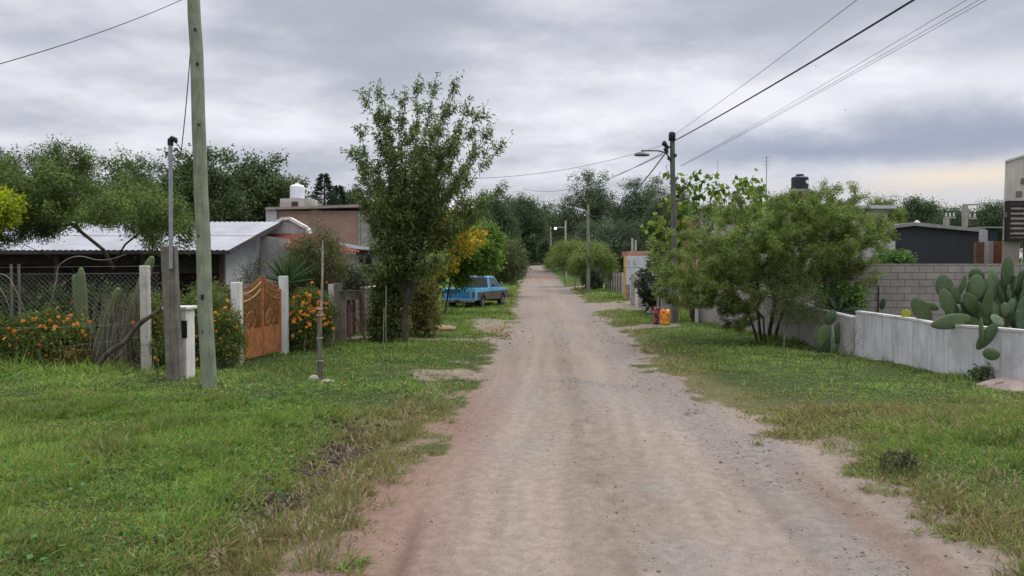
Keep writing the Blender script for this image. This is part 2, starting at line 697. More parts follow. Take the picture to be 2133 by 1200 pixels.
cam = bpy.data.cameras.new('camera')
cam.sensor_width = 36; cam.lens = F / W * 36
cam.clip_start = .05; cam.clip_end = 3000
co = bpy.data.objects.new('camera', cam); COL.objects.link(co)
co.location = (0, 0, EYE); co.rotation_euler = (R(90) - PITCH, 0, 0)
scene.camera = co
scene.view_settings.view_transform = 'Standard'
scene.view_settings.look = 'None'
scene.view_settings.exposure = 0.0
scene.cycles.max_bounces = 6
scene.cycles.transparent_max_bounces = 8
scene.cycles.use_denoising = True


# ================================================================== ground cover maps
def path_mask(x, y):
    """1 where bare earth was worn through the grass"""
    wob = (fbm(x * 1.1, y * 1.1, 40, 3) - .5)
    m = np.zeros_like(x)
    m = np.maximum(m, sm(.55, .2, np.abs(y - 20.9 + (x + 1.6) * .12 + wob * .6)) * sm(-5, -4.4, x) * sm(.3, -.3, x))
    m = np.maximum(m, .75 * sm(1.25, .3, np.hypot((x + 1.15) / .62, (y - 14.1) / 1.7) + wob * 2.4 + (fbm(x * 4, y * 4, 41, 3) - .5) * 1.0))
    m = np.maximum(m, .8 * sm(1.2, .5, np.hypot((x + .75) / .9, (y - 27) / 3.5) + wob * 1.4))
    m = np.maximum(m, sm(.85, .4, np.abs(y - 25.1 - (x - 3.5) * .35 + wob * .8)) * sm(2.8, 3.2, x) * sm(6.2, 5.6, x))
    m = np.maximum(m, sm(4.2, 2.8, np.abs(y - 40 + wob * 3)) * sm(3, 3.5, x) * sm(8.5, 7.5, x))
    m = np.maximum(m, sm(3.8, 2.6, np.abs(y - 69 + wob * 3)) * sm(4, 4.5, x) * sm(12, 8, x))
    m = np.maximum(m, sm(1.25, .7, np.hypot((x - 3.75) / .8, (y - 8.4) / .75) + wob * 2) * .6)
    return m


def grass_amt(x, y):
    x = np.asarray(x, float); y = np.asarray(y, float)
    l, r = road_lr(y)
    d = road_d(x, y); left = x < (l + r) / 2
    n = fbm(x * 1.2, y * 1.2, 50, 4) - .5
    n2 = fbm(x * 3.7, y * 3.7, 51, 3) - .5
    e = np.where(left, .12 - .10 * sm(8, 5, y), .10 + .22 * sm(11, 6, y))
    g = sm(-.15, .45, d - e + n * 1.3 + n2 * .8)
    g = g * (1 - path_mask(x, y))
    g = g * (1 - sm(1.0, .9, np.hypot((x - 9.5) / 1.5, (y - 12.55) / 1.15)))
    return g


def dryness(x, y):
    l, r = road_lr(y)
    d = road_d(x, y); left = x < (l + r) / 2
    n = fbm(x * .9, y * .9, 60, 4) - .5
    a = np.where(left, np.exp(-((d - .75) / .62) ** 2) * sm(13, 9.5, y) * 1.05 + np.exp(-(d / .7) ** 2) * .45,
                 np.exp(-((d - .5) / .9) ** 2) * .8)
    a = a + np.where(~left, .65 * np.exp(-((y - 10.2 - (x - 5) * .1) / 1.1) ** 2) * sm(3.5, 4.5, x), 0)
    a = a + np.where(~left, .45 * np.exp(-((x - 4.3) / .7) ** 2) * sm(8, 5.5, y), 0)
    return np.clip(a + n * .9 + .04, 0, 1)


def soil_col(x, y):
    l, r = road_lr(y)
    u = (x - l) / (r - l)
    d = road_d(x, y); left = u < .5
    st = fbm((x - l) * 7, y * .3, 77, 3)
    a1 = fbm(x * 1.6, y * .55, 70, 5); a2 = fbm(x * 5, y * 3.5, 71, 4); a3 = fbm(x * .35, y * .3, 72, 3)
    base = np.array((.282, .229, .188)); grey = np.array((.245, .222, .208)); red = np.array((.235, .148, .112))
    pale = np.array((.365, .312, .275)); dark = np.array((.14, .10, .073)); humus = np.array((.045, .062, .02))

    def mx(c, k, f): return c * (1 - f[..., None]) + np.array(k) * f[..., None]
    c = np.broadcast_to(base, x.shape + (3,)).copy()
    c = c * (1 + ((a1 - .5) * .16 + (a2 - .5) * .12 + (a3 - .5) * .16 + (st - .5) * (.42 - .25 * sm(10, 30, y))))[..., None]
    c = mx(c, grey, np.clip(sm(.52, .72, a1) * .6 + .5 * sm(.72, .9, u) * sm(1.15, .95, u), 0, .8))
    # wheel tracks: packed and pale; crown between them loose and greyer, reddish left verge
    tr = np.exp(-((u - .27) / .12) ** 2) * .4 + np.exp(-((u - .66) / .12) ** 2) * .55
    c = mx(c, pale, np.clip(tr * (.5 + st * .9), 0, 1) * .6)
    c = mx(c, np.array((.19, .152, .126)), np.clip(np.exp(-((u - .47) / .06) ** 2) * (a2 * 1.5 - .25), 0, .7) * sm(26, 12, y))
    c = mx(c, red, np.clip(sm(.25, -.02, u) * sm(16, 9, y) * (.4 + a1 * .8), 0, .9) * np.where(d < 1.2, 1, 0))
    c = mx(c, np.array((.26, .15, .115)), sm(1.2, .4, np.hypot((x + .55) / .55, (y - 24.6) / 1.4) + (a2 - .5) * 1.6) * .75)
    # reddish soil far down the road, with shade of an unmodelled dip painted in
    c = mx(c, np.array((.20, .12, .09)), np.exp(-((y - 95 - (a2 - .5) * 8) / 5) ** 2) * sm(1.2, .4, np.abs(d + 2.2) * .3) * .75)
    c = mx(c, np.array((.22, .15, .11)), np.exp(-((u - .99) / .05) ** 2) * sm(9, 6.5, y) * .7)
    c = mx(c, np.array((.15, .10, .085)), np.exp(-((u - .075) / .016) ** 2) * sm(7.2, 5.6, y) * .8)
    # ridge of loose grey gravel across the road
    rid = np.exp(-((y - 13.75 + (x - 1.2) * .55 + (a2 - .5) * .5) / .22) ** 2) * sm(.55, 1.2, x) * sm(2.9, 2.3, x)
    c = mx(c, np.array((.235, .21, .20)), rid * .75)
    # torn dark earth in the ditch
    dk = np.exp(-((d - 1.12) / .34) ** 2) * sm(10.6, 9.4, y) * sm(5.9, 6.7, y) * np.where(left, 1, 0) * sm(.30, .5, fbm(x * 2.2, y * 1.6, 75, 3))
    g = grass_amt(x, y) * (1 - .9 * np.clip(dk * 1.4, 0, 1))
    g = sm(.25, .65, g)
    c = mx(c, dark, dk * .9)
    dr = dryness(x, y)
    hum = humus * (1 - dr[..., None] * .0) + dr[..., None] ** 2 * np.array((.11, .08, .045))
    far = sm(14, 40, y)
    hum = hum * (1 - far[..., None]) + far[..., None] * (np.array((.075, .125, .028)) * (.75 + .5 * a2[..., None]))
    c = c * (1 - g[..., None]) + hum * g[..., None]
    return c


def build_ground():
    ys = list(np.linspace(-60, 0, 16)) + [1, 1.8, 2.4, 2.8]
    y = 3.1
    while y < 420:
        ys.append(y); y += max(.05, .0125 * y)
    ys += [520, 700, 1000, 1500, 2200]
    ys = np.array(ys)
    us = list(np.arange(0, 3.2, .06)); u = us[-1]; st = .065
    while u < 1800:
        u += st; st *= 1.045; us.append(u)
    us = np.array(sorted([-k for k in us[1:]] + us))
    l, r = road_lr(ys)
    c = (l + r) / 2
    X = c[:, None] + us[None, :]; Yg = np.broadcast_to(ys[:, None], X.shape)
    Z = gh(X, Yg)
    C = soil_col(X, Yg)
    ny, nx = X.shape
    V = np.stack([X, Yg, Z], -1).reshape(-1, 3); C = C.reshape(-1, 3)
    i = np.arange(ny - 1)[:, None] * nx + np.arange(nx - 1)[None, :]
    F4 = np.stack([i, i + 1, i + nx + 1, i + nx], -1).reshape(-1, 4)
    cx = V[F4].mean(1)
    isroad = (road_d(cx[:, 0], cx[:, 1]) < .12) & (cx[:, 1] < 175)

    m = bpy.data.materials.new('earth')
    t, n, lk = nt(m)
    out = N(t, 'ShaderNodeOutputMaterial'); b = N(t, 'ShaderNodeBsdfPrincipled')
    b.inputs['Roughness'].default_value = .95; b.inputs['Specular IOR Level'].default_value = .12
    lk.new(b.outputs[0], out.inputs[0])
    a = N(t, 'ShaderNodeAttribute', attribute_name='Col').outputs['Color']
    tc = N(t, 'ShaderNodeTexCoord').outputs['Object']
    vo = N(t, 'ShaderNodeTexVoronoi'); vo.inputs['Scale'].default_value = 38
    lk.new(tc, vo.inputs['Vector'])
    peb = ramp(t, vo.outputs['Distance'], .42, .12)
    sel = ramp(t, noise(t, tc, 2.6, 5, .6), .46, .66)
    k = N(t, 'ShaderNodeMath', operation='MULTIPLY'); lk.new(peb, k.inputs[0]); lk.new(sel, k.inputs[1])
    sp = N(t, 'ShaderNodeSeparateColor'); lk.new(vo.outputs['Color'], sp.inputs[0])
    stone = mixc(t, sp.outputs[0], mixc(t, .55, a, (.10, .085, .08)), mixc(t, .5, a, (.46, .42, .40)))
    c1 = mixc(t, k.outputs[0], a, stone)
    g = noise(t, tc, 85, 4, .7)
    c2 = mixc(t, 1.0, c1, mixc(t, ramp(t, g, .3, .72), (.72, .72, .73), (1.12, 1.1, 1.08)), 'MULTIPLY')
    g2 = noise(t, tc, 9, 6, .65)
    c3 = mixc(t, 1.0, c2, mixc(t, ramp(t, g2, .35, .7), (.84, .83, .82), (1.06, 1.06, 1.06)), 'MULTIPLY')
    lk.new(c3, b.inputs['Base Color'])
    bp = N(t, 'ShaderNodeBump'); bp.inputs['Strength'].default_value = .7; bp.inputs['Distance'].default_value = .012
    h = N(t, 'ShaderNodeMath', operation='ADD'); lk.new(k.outputs[0], h.inputs[0])
    lk.new(noise(t, tc, 40, 6, .65), h.inputs[1]); lk.new(h.outputs[0], bp.inputs['Height'])
    lk.new(bp.outputs[0], b.inputs['Normal'])

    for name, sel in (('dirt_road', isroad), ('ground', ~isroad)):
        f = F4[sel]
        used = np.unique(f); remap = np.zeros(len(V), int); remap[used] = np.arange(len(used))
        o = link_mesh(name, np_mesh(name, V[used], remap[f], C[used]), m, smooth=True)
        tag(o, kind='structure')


build_ground()


# ================================================================== grass, weeds, gravel
def scatter(n, y0, y1, side_pad=4.5, pw=-1.25):
    """points in the view wedge and a margin beside it; density falls with distance"""
    k = pw + 2
    u = rng.random(n)
    y = (y0 ** k + u * (y1 ** k - y0 ** k)) ** (1 / k)
    x = (rng.random(n) * 2 - 1) * (y * .76 + side_pad)
    # undo the uneven width so density depends on y only
    keep = rng.random(n) < (y * .76 + side_pad) / (y * .76 + side_pad * (1 + 0 * y))
    return x[keep], y[keep]


def build_grass(n):
    x, y = scatter(n, 3.3, 75)
    xn, yn = scatter(int(n * .55), 3.3, 11, pw=-1.5)
    x = np.concatenate([x, xn]); y = np.concatenate([y, yn])
    g = grass_amt(x, y)
    dr = dryness(x, y)
    d = road_d(x, y); l, r = road_lr(y); left = x < (l + r) / 2
    thin = np.where(left, 1, 1 - .35 * sm(.4, .9, dr))
    bald = 1 - .93 * np.exp(-((d - 1.12) / .32) ** 2) * sm(10.6, 9.4, y) * sm(5.9, 6.7, y) * np.where(left, 1, 0) * sm(.30, .5, fbm(x * 2.2, y * 1.6, 75, 3))
    keep = rng.random(len(x)) < g ** 1.3 * thin * bald
    # nothing grows inside the fenced yards
    keep &= ~((x < -6.4) & (y > 15.2)) & ~((x > 8.6) & (y > 16.5))
    x, y, dr, d, left = x[keep], y[keep], dr[keep], d[keep], left[keep]
    z = gh(x, y)
    m = len(x)
    tall = fbm(x * .8, y * .8, 80, 3)
    t2 = fbm(x * 2.7, y * 2.7, 81, 3)
    L = (.05 + .10 * sm(.42, .72, tall) + .12 * sm(.52, .75, t2)) * rng.uniform(.6, 1.35, m)
    L = L * np.where(left, 1.0, .82) * (1 - .35 * sm(.5, .05, d)) * (1 + sm(12, 40, y) * .5)
    fence = np.exp(-((y - 13.9) / .5) ** 2) * (x < -6.3)
    L = L * (1 + 1.6 * fence)
    L = L * (1 + .9 * np.exp(-((x - 7.75 - (17 - y) * .16) / .3) ** 2) * (y < 22))
    Wd = (.0048 + .00062 * y) * rng.uniform(.7, 1.5, m)
    D = rng.normal(size=(m, 3)) * np.array((.55, .55, .12)) + np.array((0, 0, .75))
    P = np.stack([x, y, z - .01], 1)
    gn = fbm(x * .5, y * .5, 82, 3)
    c = palette(m, [(.185, .305, .066), (.225, .35, .076), (.14, .245, .057), (.31, .375, .11)], .2)
    c = c * (1 + (gn - .5)[:, None] * 1.0) * (1 - .18 * sm(.5, .72, t2))[:, None]
    c = np.where((left & (y < 22))[:, None], c * np.array((1.02, 1.0, .95)), c)
    dry = palette(m, [(.31, .25, .12), (.24, .21, .09), (.20, .22, .075), (.38, .32, .18), (.15, .11, .065)], .2)
    isdry = rng.random(m) < np.clip(.05 + dr * .8, 0, .85)
    c = np.where(isdry[:, None], dry, c)
    V, F4, CC = leaf_arrays(P, D, L, Wd, c, .22, .35)
    # tips paler than bases is how the blades are coloured
    o = link_mesh('grass', np_mesh('grass', V, F4, CC), leafmat('leaf0.35', .35))
    tag(o, 'green mown grass growing on both verges of the dirt road', 'grass', kind='stuff')


build_grass(1000000)


def build_weeds():
    n = 34000
    x, y = scatter(n, 3.4, 22)
    pat = fbm(x * .7, y * .7, 90, 3)
    keep = (grass_amt(x, y) > .7) & (rng.random(n) < sm(.5, .68, pat)) & (x < 0) & (dryness(x, y) < .6) & ~((x < -6.3) & (y > 14.2))
    x, y = x[keep], y[keep]; m = len(x)
    P = np.stack([x, y, gh(x, y) + rng.uniform(.02, .09, m)], 1)
    D = rng.normal(size=(m, 3)) * np.array((1, 1, .25)) + np.array((0, 0, .25))
    C = palette(m, [(.085, .19, .045), (.11, .22, .06), (.07, .16, .04)], .2)
    V, F4, CC = leaf_arrays(P, D, rng.uniform(.025, .06, m) * (1 + y * .03), rng.uniform(.02, .04, m) * (1 + y * .03), C, .1, .55)
    o = link_mesh('weeds', np_mesh('weeds', V, F4, CC), leafmat('leaf0.35', .35))
    tag(o, 'low broad leaved weeds mixed into the lawn grass', 'weeds', kind='stuff')


build_weeds()


def build_tall_grass():
    spots = [(690, 1085, 1.1), (735, 1035, .9), (770, 985, 1.0), (810, 965, .9), (835, 900, 1.1), (880, 862, 1.0), (905, 838, .8),
             (850, 850, .9), (735, 925, .7), (780, 920, .7), (640, 1120, .8), (555, 1175, .9), (690, 1000, .8), (930, 850, .7),
             (960, 815, .5), (905, 805, .5), (480, 1190, .7), (820, 1000, .6), (630, 1060, .6), (740, 1090, .6), (870, 900, .8),
             (700, 1130, .7), (800, 905, .8), (920, 870, .6), (1900, 985, .55), (1990, 1060, .7), (2080, 1110, .8), (1950, 1020, .5),
             (2050, 1000, .6), (1850, 960, .5), (2110, 1040, .7), (2000, 1120, .5), (1930, 1090, .4), (590, 1120, .7), (660, 1180, .8)]
    Ps, Ds, Ls, Ws, Cs = [], [], [], [], []
    for px, py, s in spots:
        s = s * .82
        for _ in range(2):
            c = gp(px + random.uniform(-26, 26), py + random.uniform(-14, 14))
            n = int(130 * s)
            a = rng.normal(size=(n, 2)) * .10 * s
            x, y = c.x + a[:, 0], c.y + a[:, 1]
            P = np.stack([x, y, gh(x, y) - .01], 1)
            D = np.concatenate([a * 3.2 + rng.normal(size=(n, 2)) * .28, np.ones((n, 1)) * .9], 1)
            Ps.append(P); Ds.append(D); Ls.append(rng.uniform(.13, .36, n) * s); Ws.append(rng.uniform(.004, .009, n))
            Cs.append(palette(n, [(.30, .25, .12), (.19, .24, .075), (.16, .23, .06), (.25, .22, .10), (.18, .13, .08)], .2))
            # seed heads: a stalk and a fuzzy pale spike
            k = int(9 * s)
            a = rng.normal(size=(k, 2)) * .10 * s
            x, y = c.x + a[:, 0], c.y + a[:, 1]
            P = np.stack([x, y, gh(x, y)], 1)
            D = nrm(np.concatenate([a * 2.2 + rng.normal(size=(k, 2)) * .3, np.ones((k, 1))], 1))
            hL = rng.uniform(.28, .5, k) * s
            Ps.append(P); Ds.append(D); Ls.append(hL); Ws.append(np.full(k, .004))
            Cs.append(palette(k, [(.28, .24, .13)], .1))
            for q in range(7):
                Ps.append(P + D * (hL * (.86 + .03 * q))[:, None]); Ds.append(D + rng.normal(size=(k, 3)) * .22)
                Ls.append(np.full(k, .045)); Ws.append(np.full(k, .011)); Cs.append(palette(k, [(.42, .36, .26), (.36, .29, .2)], .12))
    V, F4, CC = leaf_arrays(np.concatenate(Ps), np.concatenate(Ds), np.concatenate(Ls), np.concatenate(Ws), np.concatenate(Cs), .25, .4)
    o = link_mesh('tall_grass', np_mesh('tall_grass', V, F4, CC), leafmat('leaf0.35', .35))
    tag(o, 'tall dry seeding grass along the ditch beside the road', 'grass', kind='stuff')


build_tall_grass()


def build_gravel():
    n = 30000
    y = (3.4 ** .6 + rng.random(n) * (30 ** .6 - 3.4 ** .6)) ** (1 / .6)
    l, r = road_lr(y)
    u = rng.random(n) * 1.25 - .1
    x = l + (r - l) * u
    dens = .05 + .75 * np.exp(-((u - .93) / .13) ** 2) + .35 * np.exp(-((u - .47) / .07) ** 2) + .35 * np.exp(-((u + .0) / .06) ** 2)
    dens += 1.2 * np.exp(-((y - 13.75 + (x - 1.2) * .55) / .22) ** 2) * (x > .6)
    dens *= sm(.38, .62, fbm(x * 1.5, y * .9, 95, 3)) * 1.1
    keep = rng.random(n) < dens
    x, y = x[keep], y[keep]; m = len(x)
    s = rng.lognormal(-5.35, .42, m) * (1 + y * .04)
    s = np.clip(s, .0025, .022)
    ph = (1 + 5 ** .5) / 2
    iv = nrm(np.array([(-1, ph, 0), (1, ph, 0), (-1, -ph, 0), (1, -ph, 0), (0, -1, ph), (0, 1, ph), (0, -1, -ph), (0, 1, -ph), (ph, 0, -1), (ph, 0, 1), (-ph, 0, -1), (-ph, 0, 1)], float))
    fi = np.array([(0, 11, 5), (0, 5, 1), (0, 1, 7), (0, 7, 10), (0, 10, 11), (1, 5, 9), (5, 11, 4), (11, 10, 2), (10, 7, 6), (7, 1, 8), (3, 9, 4), (3, 4, 2), (3, 2, 6), (3, 6, 8), (3, 8, 9), (4, 9, 5), (2, 4, 11), (6, 2, 10), (8, 6, 7), (9, 8, 1)])
    V = iv[None] * (1 + rng.normal(size=(m, 12, 1)) * .18) * s[:, None, None] * rng.uniform(.65, 1.3, (m, 1, 3)) * np.array((1, 1, .7))
    V = V + np.stack([x, y, gh(x, y) + s * .15], 1)[:, None]
    F3 = (fi[None] + (np.arange(m) * 12)[:, None, None]).reshape(-1, 3)
    C = np.repeat(palette(m, [(.24, .215, .195), (.17, .155, .145), (.32, .285, .255), (.23, .18, .145), (.12, .11, .105)], .15), 12, axis=0)
    m_ = leafmat('stone0', 0.0, .9)
    # torn clods of dark earth along the ditch
    n2 = 4200
    yc = rng.uniform(6.1, 10.2, n2); lc, _ = road_lr(yc)
    xc = lc - 1.12 + rng.normal(size=n2) * .16 + (fbm(yc * 1.3, yc * 0 + 3, 97, 3) - .5) * .5
    kk = rng.random(n2) < sm(.32, .5, fbm(xc * 2.2, yc * 1.6, 75, 3)) + .1
    xc, yc = xc[kk], yc[kk]; mc = len(xc); sc = np.clip(rng.lognormal(-4.3, .5, mc), .004, .032)
    Vc = iv[None] * (1 + rng.normal(size=(mc, 12, 1)) * .28) * sc[:, None, None] * rng.uniform(.6, 1.4, (mc, 1, 3)) + np.stack([xc, yc, gh(xc, yc) + sc * .35], 1)[:, None]
    Fc = (fi[None] + (np.arange(mc) * 12)[:, None, None]).reshape(-1, 3)
    oc = link_mesh('earth_clods', np_mesh('earth_clods', Vc.reshape(-1, 3), Fc, np.repeat(palette(mc, [(.075, .052, .036), (.11, .08, .056), (.05, .038, .028)], .15), 12, axis=0)), m_)
    tag(oc, 'dark torn earth clods lining the shallow ditch in the grass', 'earth', kind='stuff')
    o = link_mesh('gravel', np_mesh('gravel', V.reshape(-1, 3), F3, C), m_)
    tag(o, 'loose grey gravel lying on the dirt road', 'gravel', kind='stuff')


build_gravel()

# ================================================================== shared materials
WHITE = mat('white paint', (.70, .69, .66), .7, .08, 4, stain=(.33, .30, .25), stain_amt=.35, stain_scale=(9, 9, 1.5))
CONC = mat('grey concrete', (.36, .335, .31), .9, .18, 5, stain=(.2, .18, .16), stain_amt=.4)
POST = mat('pale concrete post', (.50, .47, .43), .9, .15, 8, stain=(.25, .23, .19), stain_amt=.5, stain_scale=(12, 12, 2))
GREENPOLE = mat('treated pole', (.215, .245, .17), .85, .18, 3, stain=(.10, .12, .075), stain_amt=.6, stain_scale=(26, 26, .8), bump=.6, bscale=30)
OLDWOOD = mat('weathered timber', (.20, .177, .148), .9, .25, 5, stain=(.09, .078, .068), stain_amt=.8, stain_scale=(34, 34, 1.3), bump=.9, bscale=40)
REDWOOD = mat('dark red timber', (.16, .10, .085), .85, .3, 6, stain=(.07, .045, .04), stain_amt=.6, stain_scale=(20, 20, 2))
GALV = mat('galvanised steel', (.30, .31, .33), .55, .12, 10, metal=.3, bump=0)
BLACK = mat('black plastic', (.015, .015, .016), .5, .2, 8, bump=0)
WIREM = mat('fence wire', (.19, .20, .185), .6, .2, 3, metal=.4, bump=0)
CABLE = mat('black cable', (.02, .02, .022), .6, .1, 3, bump=0)
GLASS = mat('dark glass', (.03, .035, .04), .12, .2, 2, bump=0, spec=.6)
IRON = mat('rust orange painted iron', (.40, .165, .062), .6, .25, 7, stain=(.14, .05, .025), stain_amt=.6, stain_scale=(14, 14, 4))
GOLD = mat('tan painted iron', (.42, .24, .11), .6, .25, 9)
ROOFM = mat('pale metal roofing', (.37, .38, .405), .55, .1, 1.2, stain=(.25, .255, .27), stain_amt=.5, stain_scale=(1.1, .35, 1), bump=0, metal=.05)
HWALL = mat('off white render', (.44, .44, .47), .9, .07, 2, stain=(.30, .29, .29), stain_amt=.5, stain_scale=(2, 2, .5))
GWALL = mat('grey render', (.37, .35, .34), .9, .12, 3, stain=(.22, .2, .19), stain_amt=.5, stain_scale=(2.5, 2.5, .6))
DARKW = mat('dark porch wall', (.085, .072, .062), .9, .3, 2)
SHADE = mat('shade and dark paint', (.055, .045, .04), .9, .3, 2)  # shade as colour for the recess and opening; doors, posts and rails simply dark
TILE = mat('red clay tile', (.36, .135, .095), .8, .25, 7, stain=(.17, .08, .06), stain_amt=.6, stain_scale=(7, 3, 3), bump=.8, bscale=12)
BRICKX = brickmat('pinkish brick', (.47, .29, .22), (.41, .245, .19), (.42, .32, .265), .26, .075, .012, 'x')
BLOCKX = brickmat('grey concrete block', (.40, .365, .335), (.345, .312, .288), (.17, .155, .145), .40, .196, .010, 'x', bump=.8)
BLOCKY = brickmat('white washed block', (.40, .385, .375), (.35, .335, .33), (.22, .20, .19), .40, .2, .012, 'x')

# ================================================================== LEFT SIDE
# ---- utility pole
def wobble(pts, a):
    return [Vector(p) + Vector((random.uniform(-a, a), random.uniform(-a, a), 0)) for p in pts]


b = gp(435, 806)
top = at(400, -110, 13.0)
r_ = thing('utility_pole', 'tall greenish treated timber utility pole leaning beside the white meter pillar', 'utility pole', b)
PT = top
pts = [b - Vector((0, 0, .3))] + [b.lerp(top, k / 12) for k in range(13)]
MB().tube(wobble(pts, .012), [.122] + [.121 - .020 * k / 12 for k in range(13)], 16).build('shaft', GREENPOLE, r_, smooth=True)
for t_ in (.12, .33, .58, .72, .80, .88):                     # knots and bolt heads
    p = b.lerp(top, t_) + Vector((random.uniform(-.05, .06), -.104, 0))
    MB().lathe(p, [(.004, -.03), (.022, -.018), (.026, 0), (.02, .02), (.004, .03)], 8).build('knot', mat('dark knot', (.05, .045, .035), .9, .2), r_)
m = MB(); p = b.lerp(top, .195) + Vector((.0, -.115, 0))
m.box(p, (.05, .03, .10)); m.build('bracket', BLACK, r_, bevel=.006)
m = MB(); p = b.lerp(top, .955)
m.beam(p + Vector((-.55, 0, 0)), p + Vector((.55, 0, 0)), .09, .09)
for k in (-.45, -.15, .15, .45):
    m.lathe(p + Vector((k, 0, .05)), [(.02, 0), (.045, .02), (.03, .06), (.045, .09), (.01, .13)], 10)
m.build('crossarm', OLDWOOD, r_)

# ---- grey timber post with service riser
b = gp(358, 797); b.y = 12.95; b.x = at(357, 700, 12.95).x; b.z = g1(b.x, b.y)
r_ = thing('service_post', 'wide weathered grey timber post carrying a steel service pipe', 'post', b)
MB().beam(b + Vector((.06, 0, -.2)), at(352, 513, 12.95), .25, .14, up=(0, 1, 0)).build('timber', OLDWOOD, r_, bevel=.012)
ptop = at(355, 297, 12.95)
MB().tube([at(356, 560, 12.86), at(356, 500, 12.88), ptop], .035, 10).build('pipe', GALV, r_, smooth=True)
m = MB().tube([ptop + Vector((0, 0, -.05)), ptop + Vector((0, 0, .04)), ptop + Vector((.03, 0, .07)), ptop + Vector((.085, 0, .05)), ptop + Vector((.10, 0, 0))], [.048, .05, .05, .045, .03], 10)
m.build('weather_head', BLACK, r_, smooth=True)
# service drop from the pole
q = at(398, 88, 13.0)
loop = [ptop + Vector((.09, 0, .0)), at(372, 303, 12.95), at(378, 315, 12.95), at(373, 325, 12.95), at(362, 332, 12.95), at(360, 331, 12.95)]
o = MB().tube(loop, .008, 6).build('service_loop', CABLE, r_, smooth=True)
o = MB().tube(sag(q, at(377, 318, 12.95), .12, 14), .009, 6).build('service_cable', CABLE, origin=q, smooth=True)
tag(o, 'thin twisted cable hanging from the tall green pole down to the pipe head', 'cable')

# ---- white meter pillar
b = Vector((at(372, 700, 13.25).x, 13.3, 0)); b.z = g1(b.x, b.y)
r_ = thing('meter_pillar', 'white concrete meter pillar with a small dark window', 'meter pillar', b)
MB().box(b + Vector((.01, 0, .57)), (.37, .36, 1.30)).build('body', WHITE, r_, bevel=.01)
MB().box(b + Vector((.01, 0, 1.245)), (.45, .44, .055)).build('cap', WHITE, r_, bevel=.012)
f = MB()
c_ = b + Vector((.145, -.185, .87))
for dx, dz, w_, h_ in ((-.055, 0, .018, .30), (.055, 0, .018, .30), (0, .145, .128, .018), (0, -.145, .128, .018)):
    f.box(c_ + Vector((dx, 0, dz)), (w_, .03, h_))
f.build('window_frame', BLACK, r_)
MB().box(c_ + Vector((0, .002, 0)), (.095, .012, .275)).build('meter_window', GLASS, r_)

# ---- fence end post, brace, wires
b = gp(305, 788); b.y = 14.1; b.x = at(304, 700, 14.1).x; b.z = g1(b.x, b.y)
o = MB().box(b + Vector((0, 0, .93)), (.155, .14, 2.2)).build('fence_post', POST, origin=b, bevel=.015)
tag(o, 'square weathered white concrete post at the end of the wire fence', 'post')
a_, c_ = at(205, 757, 13.85), at(352, 622, 13.6)
pts = [a_.lerp(c_, k / 8) + Vector((random.uniform(-.02, .02), random.uniform(-.02, .02), .045 * math.sin(k * 1.7) + random.uniform(-.02, .02))) for k in range(9)]
o = MB().tube(pts, [.045, .05, .056, .047, .045, .05, .04, .044, .036], 8).build('timber_brace', mat('dark branch wood', (.12, .10, .082), .95, .35, 7, stain=(.05, .042, .035), stain_amt=.7, stain_scale=(9, 9, 5), bump=1, bscale=22), origin=a_, smooth=True)
tag(o, 'crooked grey branch propped slantwise against the fence end post', 'brace')


def chain_fence(x0, x1, y, h, label):
    r = thing('chain_link_fence', label, 'fence', Vector((x1, y, g1(x1, y))))
    m = MB(); p = .105; z0 = .02
    n = int((x1 - x0 + h) / p)
    for k in range(n):
        for s in (1, -1):
            xa = x0 - h + k * p if s == 1 else x0 + k * p
            a, b2 = Vector((xa, y, z0)), Vector((xa + s * h, y, z0 + h))
            t0, t1 = 0.0, 1.0
            dx = b2.x - a.x
            for lim, sg in ((x0, 1), (x1, -1)):
                ta = (lim - a.x) / dx
                if (dx > 0) == (sg > 0): t0 = max(t0, ta)
                else: t1 = min(t1, ta)
            if t1 - t0 < .02: continue
            m.tube([a.lerp(b2, t0), a.lerp(b2, t1)], .0024, 3, cap=False)
    m.build('wire_mesh', WIREM, r)
    for z in (.05, h * .5, h + .02, h + .16):
        MB().tube([Vector((x0, y - .01, z)), Vector(((x0 + x1) / 2, y - .01, z - .03)), Vector((x1, y - .01, z))], .0032, 4).build('strand', WIREM, r)
    for px in (22, 38):
        q = at(px, 600, y)
        if x0 < q.x < x1:
            MB().box(Vector((q.x, y + .03, (h + .3) / 2 - .1)), (.035, .035, h + .3)).build('picket', OLDWOOD, r)
    return r


chain_fence(-13.2, -7.1, 14.9, 2.0, 'sagging chain link fence among the flowers and dry stems')
for nm, pa, pb, lab in (('fence_wire', (0, 736), (300, 700), 'low loose fence wire sagging past the orange flowers'),
                        ('fence_wire', (0, 677), (300, 672), 'fence wire strung above the orange flowers')):
    a_ = at(pa[0] - 90, pa[1] + 5, 14.15); b_ = at(pb[0], pb[1], 14.1)
    o = MB().tube(sag(a_, b_, .05, 12), .003, 4).build(nm, WIREM, origin=b_)
    tag(o, lab, 'wire')

# ---- tall cacti behind the fence
CACT = leafmat('cactus skin', .0, .55)


